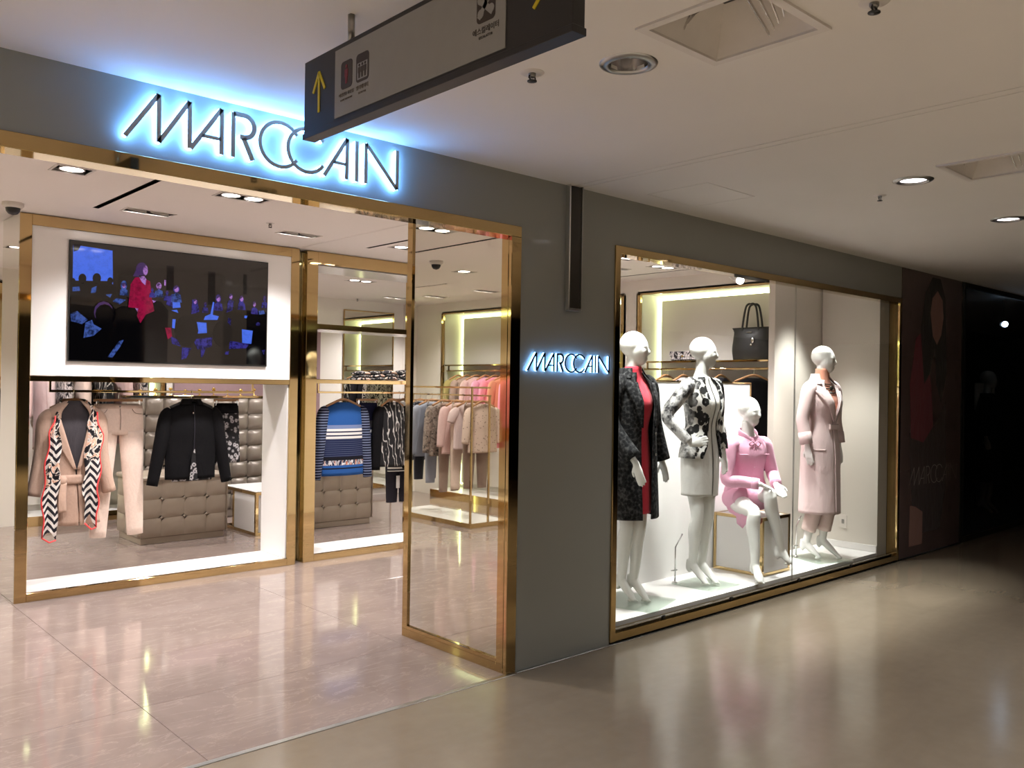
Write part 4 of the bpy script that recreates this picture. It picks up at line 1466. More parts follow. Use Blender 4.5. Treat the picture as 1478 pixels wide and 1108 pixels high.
for nm, pts, ws_, ph in (('panel', [(-0.125, -0.070, -0.17), (-0.145, -0.105, -0.30), (-0.152, -0.115, -0.52), (-0.165, -0.11, -0.75), (-0.170, -0.10, -0.985)], [0.016, 0.034, 0.046, 0.052, 0.046], 0.3),
                         ('panel', [(0.115, -0.070, -0.13), (0.120, -0.110, -0.30), (0.105, -0.125, -0.52), (0.090, -0.12, -0.72), (0.105, -0.11, -0.90)], [0.018, 0.050, 0.056, 0.052, 0.036], 2.0)):
    m_, el_, er_ = drape(pts, ws_, 0.008, ph)
    o = m_.build(nm, 'scarf_print', scf)
    tr = MB().tube(er_ if pts[0][0] > 0 else el_, 0.0055, 6)
    tr.tube([Vector(el_[-1]), Vector(((el_[-1][0] + er_[-1][0]) / 2, er_[-1][1] - 0.012, min(el_[-1][2], er_[-1][2]) - 0.01)), Vector(er_[-1])], 0.0055, 6)
    tr.build('edging', 'red_trim', o)
MB().tube([(-0.12, -0.06, -0.175), (-0.085, 0.0, -0.09), (-0.045, 0.05, -0.075), (0.05, 0.05, -0.075), (0.09, 0.0, -0.085), (0.113, -0.062, -0.135)], [(0.02, 0.012)] * 6, 10, flat=(0, 0, 1), sub=4).build('neck_fold', 'scarf_print', scf)

tr_, c_ = hung_trousers('straight_trousers', 'pale blush trousers clipped to a wooden hanger beside the camel coat', (2.215, RYW + 0.075, RZ), 0, 0.375, 1.095, 'blush_denim', spread=0.035)
MB().ellipsoid((0.0, -0.035, -0.115), (0.007, 0.004, 0.007), 10, 6).build('button', 'sprinkler_metal', tr_)
MB().tube([(0.0, -0.040, -0.13), (0.003, -0.050, -0.20), (0.0, -0.050, -0.29)], 0.002, 6).build('fly_seam', 'taupe_cloth', tr_)
for sx in (-1, 1):
    MB().tube([(sx * 0.09, -0.033, -0.135), (sx * 0.115, -0.036, -0.165), (sx * 0.165, -0.024, -0.172)], 0.0022, 6, sub=4).build('pocket_seam', 'taupe_cloth', tr_)

bj, cb = hung_top('zip_jacket', 'black jacket with an open zip hanging under the screen', 'jacket', (2.742, RYW - 0.005, RZ), 0, 0.40, 0.685, 'black_cloth', 0.725, 0.09, amp=0.03, hm='black_plastic', hem=0.98)
cb.patch(-0.10, -0.66, 0.00, 0.035, 0.005, 0.004, 14, 1).build('zip', 'charcoal_cloth', bj)
Cloth([(-0.055, 0, 0, 0.070, 0.060), (-0.10, 0, 0, 0.098, 0.072)], 0).shell(gap=lambda z: 0.25, n=24, rows=5, thick=0.006).build('collar', 'black_cloth', bj)
MB().ellipsoid((-0.010, -0.066, -0.165), (0.006, 0.004, 0.008), 10, 6).build('zip_pull', 'chrome', bj)
MB().add([(-0.02, -0.072, -0.50), (0.004, -0.072, -0.44), (0.03, -0.072, -0.69), (-0.035, -0.072, -0.695)], [(0, 3, 2, 1)]).build('blouse_edge', 'floral_print', bj)
cb.patch(-0.665, -0.70, -1.0, 1.0, -0.008, 0.004, 3, 20).build('blouse_hem', 'floral_print', bj)
hung_skirt('floral_skirt', 'black pencil skirt with white flower print behind the black jacket', (3.07, RYW + 0.085, RZ), 0, 0.235, 0.58, 'floral_print', band='black_cloth', amp=0.02)

# ---- clothes on the second unit rail
RZ2, RY2 = 1.441, TVY + 0.015 + 0.22
hung_top('striped_sweater', 'royal blue knitted sweater with white and navy bands', 'sweater', (4.135, RY2 - 0.01, RZ2), 0, 0.42, 0.745, 'sweater_knit', 0.775, 0.05, smat='sleeve_stripe', amp=0.02, hem=1.0)
hung_skirt('knit_skirt', 'navy knitted skirt with a white band beside the blue sweater', (4.445, RY2 + 0.08, RZ2), 0, 0.26, 0.64, 'navy_skirt_knit')
hung_top('wavy_print_top', 'black top with white wavy print beside the navy skirt', 'top', (4.665, RY2 - 0.01, RZ2), 0, 0.30, 0.69, 'zebra_print', 0.72, 0.02, amp=0.03, smat='black_cloth')
so, sc2 = hung_top('striped_shirt', 'black and cream striped shirt with a white collar', 'shirt', (4.86, RY2 + 0.07, RZ2), 0, 0.34, 0.75, 'stripe_shirt', 0.0, 0.03, amp=0.03)
sc2.patch(-0.086, -0.15, -1.2, 1.2, 0.010, 0.008, 5, 16).build('collar', 'collar_white', so)
to, _ = hung_trousers('dark_trousers', 'charcoal trousers with a white price tag below the striped shirt', (4.86, RY2 + 0.15, RZ2), 0, 0.28, 1.06, 'charcoal_cloth')
MB().bbox(-0.06, -0.02, -0.056, -0.052, -0.92, -0.80, 0.001).build('price_tag', 'collar_white', to)

for k in range(5):
    x = 4.24 + k * 0.152
    rt = thing('folded_scarf', ['folded black and white scarf at the end of the brass shelf', 'folded zigzag scarf next to the end of the brass shelf', 'folded scarf with peach stripes in the middle of the brass shelf', 'folded scarf heaped higher on the brass shelf', 'folded scarf beside the mirror pillar on the brass shelf'][k], 'scarf', (x, TVY + 0.18, 1.551), 0.15 * math.sin(k * 2.1))
    for j in range(3):
        MB().tube([(-0.07, -0.06 - 0.01 * j, 0.012 + 0.026 * j), (-0.02, -0.07, 0.016 + 0.027 * j + 0.006 * k), (0.03, -0.065, 0.016 + 0.026 * j + 0.006 * k), (0.075, -0.055, 0.013 + 0.024 * j)], [(0.010, 0.05), (0.016, 0.075), (0.016, 0.075), (0.010, 0.05)], 12, flat=(0, 0, 1), sub=4).build('fold', 'zebra_print' if (j + k) % 2 else 'scarf_print', rt)

# ================================================================== SEATING AND TABLE BEHIND
_pads = {}


def pad(parent, w, h, bulge, mat, loc, rz):
    key = (w, h, bulge, mat)
    if key not in _pads:
        n = 6
        m = MB()
        V, F = [], []
        for i in range(n + 1):
            for j in range(n + 1):
                u, v = -1 + 2 * i / n, -1 + 2 * j / n
                bz = (1 - abs(u) ** 2.6) * (1 - abs(v) ** 2.6)
                V.append((u * w / 2 * 0.995, -bulge * bz ** 0.6, v * h / 2 * 0.995))
        for i in range(n):
            for j in range(n):
                a = i * (n + 1) + j
                F.append((a, a + n + 1, a + n + 2, a + 1))
        m.add(V, F, True)
        o = m.build('tufted_pad', mat, parent)
        _pads[key] = o
    else:
        o = share(_pads[key], 'tufted_pad', parent)
    o.location = loc
    o.rotation_euler = (0, 0, rz)
    return o


def ottoman(label, x0, x1, y0, y1, h, nx, ny, nz):
    root = thing('tufted_ottoman', label, 'ottoman', ((x0 + x1) / 2, (y0 + y1) / 2, 0))
    w, d = x1 - x0, y1 - y0
    MB().bbox(-w / 2 + 0.03, w / 2 - 0.03, -d / 2 + 0.03, d / 2 - 0.03, 0.0, 0.06, 0.004).build('plinth', 'taupe_leather', root)
    MB().bbox(-w / 2 + 0.02, w / 2 - 0.02, -d / 2 + 0.02, d / 2 - 0.02, 0.06, h - 0.01, 0.02).build('core', 'taupe_leather', root)
    MB().bbox(-w / 2, w / 2, -d / 2, d / 2, h - 0.012, h + 0.03, 0.012).build('seat_top', 'taupe_leather', root)
    ch_ = (h - 0.075) / nz
    for k in range(nz):
        z = 0.063 + ch_ * (k + 0.5)
        for i in range(nx):
            pad(root, w / nx, ch_, 0.013, 'taupe_leather', (-w / 2 + w / nx * (i + 0.5), -d / 2 + 0.02, z), 0)
        for i in range(ny):
            for sx in (-1, 1):
                pad(root, d / ny, ch_, 0.013, 'taupe_leather', (sx * (w / 2 - 0.02), -d / 2 + d / ny * (i + 0.5), z), -PI / 2 if sx < 0 else PI / 2)
    for k in range(1, nz):
        for i in range(1, nx):
            MB().ellipsoid((-w / 2 + w / nx * i, -d / 2 + 0.017, 0.063 + ch_ * k), (0.013, 0.008, 0.013), 8, 5).build('button', 'taupe_leather', root)
    return root


ottoman('taupe tufted ottoman seen behind the coats below the screen', 2.83, 3.69, 4.78, 5.42, 0.60, 4, 3, 3)
ottoman('taupe tufted ottoman seen behind the striped sweater', 4.46, 5.28, 4.62, 5.20, 0.56, 4, 3, 3)

bq = thing('tufted_banquette', 'silver tufted high-back banquette behind the ottomans', 'banquette', (4.15, 5.95, 0))
MB().bbox(-1.05, 1.05, 0.0, 0.16, 0.0, 1.34, 0.01).build('back_core', 'silver_leather', bq)
cw, chh = 2.1 / 11, 1.26 / 7
for i in range(11):
    for k in range(7):
        pad(bq, cw, chh, 0.045, 'silver_leather', (-1.05 + cw * (i + 0.5), 0.0, 0.08 + chh * (k + 0.5)), 0)
MB().bbox(-1.06, 1.06, -0.012, 0.17, 1.34, 1.365, 0.003).build('top_ledge', 'brass', bq)

for k in range(9):
    x = 3.25 + 0.16 * k
    rt = thing('gold_ornament', 'small gold ornament standing on the banquette ledge', 'ornament', (x, 6.0, 1.366), 0, 'gold ornaments on the banquette ledge')
    MB().lathe([(0.022, 0.0), (0.022, 0.004), (0.005, 0.008), (0.005, 0.035 + 0.012 * (k % 3))], (0, 0, 0), 12).build('stand', 'gold_trinket', rt)
    MB().ellipsoid((0, 0, 0.045 + 0.012 * (k % 3)), (0.022, 0.012, 0.016 + 0.004 * (k % 2)), 10, 8).build('top', 'gold_trinket', rt)

tb = thing('cube_table', 'white cube side table with brass edges beside the tufted ottoman', 'table', (3.90, 4.62, 0))
tw, td, th_ = 0.52, 0.75, 0.43
for x in (0, tw - 0.03):
    for y in (0, 0.50, td - 0.03):
        MB().bbox(x, x + 0.03, y, y + 0.03, 0.03, th_ - 0.03, 0.001).build('leg', 'brass', tb)
for z in (0.0, th_ - 0.03):
    m = MB()
    m.bbox(0, tw, 0, 0.03, z, z + 0.03, 0.001)
    m.bbox(0, tw, td - 0.03, td, z, z + 0.03, 0.001)
    m.bbox(0, 0.03, 0.03, td - 0.03, z, z + 0.03, 0.001)
    m.bbox(tw - 0.03, tw, 0.03, td - 0.03, z, z + 0.03, 0.001)
    m.build('frame_ring', 'brass', tb)
MB().bbox(0.004, tw - 0.004, 0.004, td - 0.004, th_, th_ + 0.008, 0.002).build('top', 'gloss_white', tb)
MB().box(0.008, 0.02, 0.03, 0.50, 0.03, th_ - 0.03).build('side_panel', 'gloss_white', tb)
MB().box(0.03, tw - 0.03, 0.008, 0.02, 0.03, th_ - 0.03).build('front_panel', 'gloss_white', tb)

# ================================================================== CLOTHES RACK SEEN IN THE MIRROR
rk = thing('clothes_rack', 'brass floor rack on a white base reflected in the pillar mirror', 'clothes rack', (0.0, 3.67, 0))
MB().bbox(-0.30, 0.262, 0.0, 1.45, 0.0, 0.045, 0.002).build('base', 'gloss_white', rk)
m = MB()
m.bbox(-0.304, 0.266, -0.006, 0.006, 0.0, 0.05, 0.001)
m.bbox(0.256, 0.268, 0.006, 1.45, 0.0, 0.05, 0.001)
m.build('base_edge', 'brass', rk)
for x, y in ((0.25, 0.01), (0.0, 0.01), (0.25, 1.42), (0.0, 1.42)):
    MB().bbox(x - 0.01, x + 0.01, y - 0.01 + 0.01, y + 0.02, 0.045, 1.50 if x > 0.1 else 1.42, 0.001).build('post', 'brass', rk)
MB().bbox(0.242, 0.258, 0.0, 1.44, 1.49, 1.51, 0.001).build('top_rail', 'brass', rk)
MB().bbox(-0.008, 0.008, 0.0, 1.44, 1.405, 1.42, 0.001).build('hanging_rail', 'brass', rk)
MB().bbox(0.0, 0.25, 0.005, 0.02, 1.49, 1.51, 0.001).build('cross_bar', 'brass', rk)
G = 'clothes on the floor rack'
RH = 1.4125
items = [('top', 'cream speckled blouse at the front of the floor rack', 'speckled_cream', 0.40, 0.62, 0.52),
         ('trousers', 'taupe trousers behind the cream speckled blouse', 'taupe_cloth', 0.34, 1.02, 0),
         ('top', 'rose short-sleeved top on the floor rack', 'blush_coat', 0.40, 0.60, 0.30),
         ('trousers', 'blush trousers behind the rose top', 'blush_denim', 0.34, 1.05, 0),
         ('top', 'pale pink blouse hanging mid rack', 'pale_pink', 0.40, 0.66, 0.58),
         ('trousers', 'long taupe-grey trousers in the middle of the floor rack', 'taupe_cloth', 0.34, 1.10, 0),
         ('top', 'grey floral jacket on the floor rack', 'grey_floral', 0.42, 0.70, 0.66),
         ('trousers', 'pale blue trousers on the floor rack', 'pale_blue', 0.34, 1.02, 0),
         ('top', 'pale blue cardigan on the floor rack', 'pale_blue', 0.42, 0.72, 0.70),
         ('trousers', 'dark denim trousers at the far end of the floor rack', 'dark_denim', 0.34, 1.0, 0),
         ('top', 'navy printed top at the far end of the floor rack', 'navy_print', 0.42, 0.78, 0.7)]
for k, (kind, lab, mt, w, l, sl) in enumerate(items):
    y = 3.67 + 0.13 + k * 0.115
    if kind == 'top':
        hung_top('blouse', lab, 'top', (0.0, y, RH), 0.12 * math.sin(k), w, l, mt, sl, 0.04, G)
    else:
        hung_trousers('trousers', lab, (0.0, y, RH), 0.12 * math.sin(k), w, l, mt, G)


def rail_row(specs, group, base, step, rz, zrail=1.72):
    for k, (nm, lab, cat, mt, w, l, sl) in enumerate(specs):
        loc = (base[0] + step[0] * k, base[1] + step[1] * k, zrail)
        hung_top(nm, lab, cat, loc, rz + 0.1 * math.sin(k * 1.7), w, l, mt, sl, 0.03, group, amp=0.05)


rail_row([('blouse', 'rose pink top in the left wall niche', 'top', 'rose_cloth', 0.40, 0.72, 0.6),
          ('blouse', 'orange top in the left wall niche', 'top', 'orange_cloth', 0.40, 0.90, 0.6),
          ('dress', 'rose pink dress in the left wall niche', 'dress', 'rose_cloth', 0.40, 1.0, 0.4),
          ('dress', 'bright pink dress in the middle of the left wall niche', 'dress', 'pink_cloth', 0.40, 1.05, 0.5),
          ('blouse', 'blush top in the left wall niche', 'top', 'pale_pink', 0.40, 0.8, 0.6),
          ('blouse', 'taupe jacket in the left wall niche', 'jacket', 'taupe_cloth', 0.42, 0.85, 0.65),
          ('blouse', 'olive top in the left wall niche', 'top', 'olive_cloth', 0.40, 0.8, 0.6)],
         'clothes in the left wall niche', (XL - 0.05, 4.62, 0), (0, 0.19), 0.0)
rail_row([('dress', 'long pale pink dress in the back wall niche', 'dress', 'pale_pink', 0.40, 1.0, 0.6),
          ('dress', 'blush dress in the back wall niche', 'dress', 'blush_coat', 0.40, 0.95, 0.6),
          ('dress', 'black and white print dress in the back wall niche', 'dress', 'bw_print', 0.42, 1.25, 0.6),
          ('blouse', 'pale blush jacket between the printed clothes in the back wall niche', 'jacket', 'blush_denim', 0.42, 1.1, 0.65),
          ('dress', 'zebra print dress in the back wall niche', 'dress', 'zebra_print', 0.42, 1.2, 0.6),
          ('blouse', 'pale pink blouse at the end of the back wall niche', 'top', 'pale_pink', 0.42, 0.9, 0.6),
          ('dress', 'black and white print top at the end of the back wall niche', 'top', 'bw_print', 0.42, 1.2, 0.6)],
         'clothes in the back wall niche', (2.30, YB + 0.05, 0), (0.195, 0), PI / 2)
rail_row([('jacket', 'black floral jacket on a wooden hanger behind the display partition', 'jacket', 'black_cloth', 0.42, 0.95, 0.65)],
         'clothes in the right wall niche', (XR + 0.05, 1.06, 0), (0, 0.2), -PI / 2 + 0.75)
rail_row([('blouse', 'charcoal top in the right wall niche next to the black jacket', 'top', 'charcoal_cloth', 0.40, 0.8, 0.6),
          ('blouse', 'taupe top in the right wall niche', 'top', 'taupe_cloth', 0.40, 0.8, 0.6),
          ('blouse', 'black and white print top in the right wall niche', 'top', 'bw_print', 0.40, 0.8, 0.6),
          ('blouse', 'olive top in the right wall niche', 'top', 'olive_cloth', 0.40, 0.8, 0.6)],
         'clothes in the right wall niche', (XR + 0.05, 1.42, 0), (0, 0.22), 0.0)
rail_row([('blouse', 'zebra print top in the corner wall niche', 'top', 'zebra_print', 0.40, 0.95, 0.6),
          ('blouse', 'charcoal jacket in the corner wall niche', 'jacket', 'charcoal_cloth', 0.40, 0.9, 0.6),
          ('blouse', 'black and white print blouse in the corner wall niche', 'blouse', 'bw_print', 0.40, 0.9, 0.6)],
         'clothes in the corner wall niche', (XR + 0.05, 5.35, 0), (0, 0.3), 0.0)

# handbag and clutch on the lit shelf
bag = thing('tote_bag', 'black tote bag with two handles on the brass shelf', 'bag', (XR + 0.19, 1.17, 1.804), -PI / 2)
bc = Cloth([(0.315, 0, 0, 0.225, 0.03), (0.28, 0, 0, 0.20, 0.045), (0.22, 0, 0, 0.205, 0.065), (0.10, 0, 0, 0.215, 0.075), (0.0, 0, 0, 0.20, 0.07)], 0.03, 5, 0.4)
m = bc.shell(n=36, rows=16, thick=0.006)
m.add([bc.at(0.001, 2 * PI * j / 24, -0.004) for j in range(24)], [tuple(range(24))])
m.build('body', 'black_leather', bag)
for sy in (-1, 1):
    MB().tube([(-0.085, sy * 0.035, 0.25), (-0.085, sy * 0.036, 0.33), (-0.06, sy * 0.03, 0.49), (-0.03, sy * 0.03, 0.535), (0.03, sy * 0.03, 0.535), (0.06, sy * 0.03, 0.49), (0.085, sy * 0.036, 0.33), (0.085, sy * 0.035, 0.25)], [(0.011, 0.005)] * 8, 8, flat=(1, 0, 0), sub=4).build('handle', 'black_leather', bag)
ch2 = MB().ellipsoid((0.05, -0.078, 0.185), (0.016, 0.005, 0.028), 10, 6).ellipsoid((0.035, -0.078, 0.145), (0.012, 0.005, 0.012), 10, 6)
ch2.build('charm', 'chrome', bag)
MB().bbox(-0.03, 0.03, -0.064, -0.058, 0.262, 0.270, 0.001).build('logo_plate', 'steel', bag)
cl = thing('clutch_bag', 'small leopard-patterned clutch lying on the brass shelf', 'bag', (XR + 0.19, 1.94, 1.804), -PI / 2)
MB().bbox(-0.165, 0.165, -0.05, 0.05, 0.0, 0.10, 0.018).build('body', 'bw_print', cl)
MB().bbox(-0.166, 0.166, -0.056, -0.048, 0.045, 0.101, 0.004).build('flap', 'bw_print', cl)
MB().bbox(-0.012, 0.012, -0.062, -0.055, 0.042, 0.056, 0.002).build('clasp', 'gold_trinket', cl)


# ================================================================== MANNEQUINS
def solidify_body(mb, name, mat, parent, voxel=0.0055, smooth_it=6):
    """merge overlapping closed pieces into one continuous skin"""
    tmp = mb.build('tmp_body', mat)
    md = tmp.modifiers.new('r', 'REMESH')
    md.mode = 'VOXEL'
    md.voxel_size = voxel
    md.use_smooth_shade = True
    sm = tmp.modifiers.new('s', 'SMOOTH')
    sm.iterations = smooth_it
    sm.factor = 0.5
    bpy.context.view_layer.update()
    me = bpy.data.meshes.new_from_object(tmp.evaluated_get(bpy.context.evaluated_depsgraph_get()))
    me.name = name
    bpy.data.objects.remove(tmp)
    me.polygons.foreach_set('use_smooth', [True] * len(me.polygons))
    o = bpy.data.objects.new(name, me)
    COL.objects.link(o)
    o.parent = parent
    return o


def add_hand(m, wrist, fdir, normal, thumb_side, curl=0.35, spread=1.0):
    """palm with four unequal fingers and a thumb; normal = palm side, thumb_side = +1/-1 along fdir x normal"""
    w = Vector(wrist)
    f = Vector(fdir).normalized()
    n = Vector(normal)
    n = (n - f * n.dot(f)).normalized()
    s = f.cross(n) * thumb_side
    m.tube([w - f * 0.015, w + f * 0.025, w + f * 0.06, w + f * 0.088], [(0.024, 0.019), (0.031, 0.016), (0.037, 0.0145), (0.035, 0.012)], 14, flat=tuple(s), sub=3)
    for off, ln in ((0.028, 0.066), (0.0095, 0.076), (-0.0095, 0.071), (-0.0275, 0.056)):
        b = w + f * 0.080 + s * off * 0.96
        d0 = (f + s * off * 1.6 * spread).normalized()
        p1 = b + d0 * ln * 0.45 + n * ln * curl * 0.15
        d1 = (d0 + n * curl * 0.9).normalized()
        p2 = p1 + d1 * ln * 0.32
        d2 = (d0 + n * curl * 1.7).normalized()
        p3 = p2 + d2 * ln * 0.25
        m.tube([b, p1, p2, p3], [0.0092, 0.0084, 0.0078, 0.0058], 9, sub=2)
    b = w + f * 0.022 + s * 0.024
    p1 = b + f * 0.026 + s * 0.026 + n * 0.008
    p2 = p1 + f * 0.032 + s * 0.006 + n * 0.010
    m.tube([b, p1, p2], [0.012, 0.0098, 0.0066], 9, sub=3)


def add_head(m, base, yaw, pitch=0.0, tilt=0.0):
    """smooth stylised head; base = pit of the neck below the chin line"""
    rot = Matrix.Rotation(yaw, 3, 'Z') @ Matrix.Rotation(pitch, 3, 'X') @ Matrix.Rotation(tilt, 3, 'Y')
    b = Vector(base)

    def T(p):
        return b + rot @ Vector(p)
    m.ellipsoid(T((0, 0.018, 0.160)), (0.073, 0.094, 0.088), 20, 14, rot)
    m.ellipsoid(T((0, -0.018, 0.125)), (0.0655, 0.072, 0.098), 20, 14, rot)
    m.ellipsoid(T((0, -0.044, 0.066)), (0.040, 0.042, 0.045), 16, 10, rot)
    m.tube([T((0, -0.080, 0.140)), T((0, -0.094, 0.112)), T((0, -0.086, 0.098))], [0.008, 0.0125, 0.010], 10, sub=3)
    for sx in (-1, 1):
        m.ellipsoid(T((sx * 0.026, -0.066, 0.148)), (0.024, 0.014, 0.014), 10, 8, rot)
        m.ellipsoid(T((sx * 0.029, -0.066, 0.116)), (0.024, 0.016, 0.026), 10, 8, rot)
    m.ellipsoid(T((0, -0.081, 0.072)), (0.020, 0.010, 0.0065), 10, 8, rot)
    m.ellipsoid(T((0, -0.079, 0.060)), (0.017, 0.010, 0.007), 10, 8, rot)


TORSO = [(0.80, 0, 0.010, 0.100, 0.075), (0.86, 0, 0.012, 0.150, 0.100), (0.93, 0, 0.014, 0.166, 0.110), (1.00, 0, 0.010, 0.156, 0.102), (1.09, 0, 0.004, 0.124, 0.085), (1.16, 0, 0.0, 0.116, 0.082),
         (1.25, 0, -0.004, 0.130, 0.096), (1.33, 0, -0.012, 0.146, 0.108), (1.40, 0, -0.004, 0.156, 0.094), (1.455, 0, 0.002, 0.164, 0.072), (1.495, 0, 0.008, 0.118, 0.060), (1.525, 0, 0.010, 0.064, 0.054), (1.56, 0, 0.006, 0.049, 0.050), (1.64, 0, -0.004, 0.047, 0.049)]


def leg(m, hip, knee, ankle, toe):
    h, k, a, t_ = map(Vector, (hip, knee, ankle, toe))
    m.tube([h + Vector((0, 0, 0.03)), h.lerp(k, 0.3), h.lerp(k, 0.7), k, k.lerp(a, 0.28) + Vector((0, 0.012, 0)), k.lerp(a, 0.65), a], [0.088, 0.080, 0.061, 0.049, 0.052, 0.039, 0.031], 16, sub=4)
    d = (t_ - a)
    fl = Vector((d.x, d.y, 0)).normalized()
    side = Vector((-fl.y, fl.x, 0))
    m.tube([a - fl * 0.022 + Vector((0, 0, 0.03)), a - fl * 0.028 + Vector((0, 0, -0.032)), a - fl * 0.012 + Vector((0, 0, -0.052))], [0.026, 0.027, 0.020], 12, sub=3)
    m.tube([a, a.lerp(t_, 0.35), a.lerp(t_, 0.68) + Vector((0, 0, 0.004)), t_ + Vector((0, 0, 0.010))], [(0.029, 0.034), (0.031, 0.030), (0.036, 0.020), (0.024, 0.010)], 14, flat=tuple(side), sub=4)
    for j, ln in enumerate((0.030, 0.024, 0.019, 0.014, 0.008)):
        q = t_ + side * (0.022 - 0.011 * j) - fl * 0.006 * j
        m.tube([q - fl * 0.02 + Vector((0, 0, 0.009)), q + fl * ln * 0.5 + Vector((0, 0, 0.006))], [0.0085, 0.006], 8)


def arm(m, sh, el, wr, r=1.0):
    s, e, w = map(Vector, (sh, el, wr))
    c = Vector((0, s.y, s.z))
    m.tube([s.lerp(c, 0.35) + Vector((0, 0, 0.005)), s, s.lerp(e, 0.35), s.lerp(e, 0.75), e, e.lerp(w, 0.3), e.lerp(w, 0.75), w], [v * r for v in (0.052, 0.050, 0.042, 0.036, 0.034, 0.035, 0.026, 0.021)], 14, sub=4)


SLIM = 0.87


def slim(p):
    """narrow shoulders and hips below the neck, head unchanged"""
    u = min(max((p[2] - 1.50) / 0.07, 0), 1)
    return (p[0] * (SLIM + (1 - SLIM) * u), p[1], p[2])


def slim_clothes(root):
    for c in root.children:
        if c.name.split('.')[0] not in ('body', 'base_plate', 'support_rod'):
            c.scale = (SLIM, 1, 1)


def standing(root, pose, mat='mannequin', voxel=0.0055):
    m = MB()
    m.tube([(s[1], s[2], s[0]) for s in TORSO], [(s[3], s[4]) for s in TORSO], 28, flat=(1, 0, 0), sub=4)
    add_head(m, (0, -0.004, 1.565), pose.get('yaw', 0), pose.get('pitch', 0))
    for sx, k in ((-1, 'R'), (1, 'L')):
        leg(m, (sx * 0.082, 0.008, 0.90), *pose['leg' + k])
        a = pose['arm' + k]
        arm(m, (sx * 0.178, 0.004, 1.455), a[0], a[1])
        add_hand(m, a[1], a[2], a[3], a[4], a[5] if len(a) > 5 else 0.35)
    m.v = [slim(p) for p in m.v]
    return solidify_body(m, 'body', mat, root, voxel)


def base_plate(root, cx, cy, w, d, rz, rod):
    o = MB().bbox(-w / 2, w / 2, -d / 2, d / 2, 0.0, 0.009, 0.001).build('base_plate', 'plate_glass', root)
    o.location = (cx, cy, 0.0)
    o.rotation_euler = (0, 0, rz)
    m = MB().tube([(rod[0], rod[1], 0.009), (rod[0], rod[1], 0.27), (rod[0] + rod[2], rod[1] + rod[3], 0.36)], 0.006, 10)
    m.lathe([(0.02, 0.009), (0.02, 0.014), (0.008, 0.02)], (rod[0], rod[1], 0), 14)
    m.tube([(rod[0] - 0.04, rod[1], 0.10), (rod[0] + 0.02, rod[1], 0.10)], 0.005, 8)
    m.build('support_rod', 'chrome', root)


PZ = 0.0905
# ---------------- 1: black tweed coat over coral dress
m1 = thing('mannequin', 'white mannequin in an open black tweed coat over a coral dress', 'mannequin', (4.515, 0.365, PZ), R(-3), 'display window mannequins')
standing(m1, dict(yaw=R(32), pitch=R(4), legR=((-0.055, -0.005, 0.50), (-0.045, 0.045, 0.135), (-0.04, -0.075, 0.010)), legL=((0.045, -0.04, 0.50), (0.03, -0.005, 0.14), (0.045, -0.125, 0.010)),
                  armR=((-0.242, -0.015, 1.17), (-0.200, -0.195, 0.945), (0.08, -0.35, -1), (1, 0.1, 0), -1, 0.3),
                  armL=((0.290, 0.035, 1.175), (0.350, 0.0, 0.925), (0.26, -0.20, -1), (-1, 0.25, 0), 1, 0.25)))
dr = Cloth([(1.575, 0, 0.0, 0.064, 0.057), (1.53, 0, 0.006, 0.080, 0.063), (1.495, 0, 0.006, 0.128, 0.068), (1.455, 0, 0, 0.175, 0.080), (1.33, 0, -0.012, 0.155, 0.122), (1.16, 0, 0, 0.135, 0.100), (0.95, 0, 0.012, 0.180, 0.125), (0.60, 0, 0.01, 0.195, 0.140)], 0.03, 5, 0.5)
dr.shell(n=44, rows=40).build('dress', 'coral_dress', m1)
ct = Cloth([(1.535, 0, 0.012, 0.082, 0.078), (1.505, 0, 0.008, 0.125, 0.085), (1.47, 0, 0.0, 0.190, 0.100), (1.33, 0, -0.008, 0.198, 0.150), (1.10, 0, 0, 0.208, 0.150), (0.85, 0, 0.008, 0.228, 0.165), (0.565, 0, 0.01, 0.242, 0.175)], 0.03, 4, 2.0)
gp1 = lambda z: (lin(z, 0.56, 0.30, 1.53, 0.42), lin(z, 0.56, 0.16, 1.53, 0.42))
ct.shell(gap=gp1, n=52, rows=36, thick=0.012).build('coat', 'black_tweed', m1)
for sx in (-1, 1):
    e0 = (lambda z: gp1(z)[0 if sx < 0 else 1])
    hi = (lambda z, s=sx: gp1(z)[0 if s < 0 else 1] + lin(z, 1.16, 0.03, 1.46, 0.62))
    lo = (lambda z, s=sx: gp1(z)[0 if s < 0 else 1] - 0.03)
    ct.patch(1.47, 1.17, (lambda z: -hi(z)) if sx < 0 else lo, (lambda z: -lo(z)) if sx < 0 else hi, 0.014, 0.008, 12, 5).build('lapel', 'black_tweed', m1)
Cloth([(1.565, 0, 0.02, 0.080, 0.085), (1.525, 0, 0.014, 0.110, 0.095), (1.49, 0, 0.006, 0.150, 0.105)], 0).shell(gap=lambda z: 0.8, n=30, rows=6, thick=0.010).build('collar', 'black_tweed', m1)
for sx, a in ((-1, [(-0.242, -0.015, 1.17), (-0.207, -0.170, 0.975)]), (1, [(0.290, 0.035, 1.175), (0.345, 0.002, 0.935)])):
    MB().tube([(sx * 0.125, 0.004, 1.475), (sx * 0.180, 0.004, 1.44), (sx * 0.222, 0.012, 1.31), a[0], a[1]], [0.055, 0.073, 0.070, 0.064, 0.066], 18, sub=5).build('sleeve', 'black_tweed', m1)
for zb in (1.13, 0.99):
    q = ct.at(zb, 0.42, 0.004)
    MB().ellipsoid(q, (0.009, 0.005, 0.009), 10, 6).build('button', 'chrome', m1)
slim_clothes(m1)
base_plate(m1, 0.0, -0.05, 0.42, 0.42, R(20), (-0.17, 0.10, 0.05, -0.02))

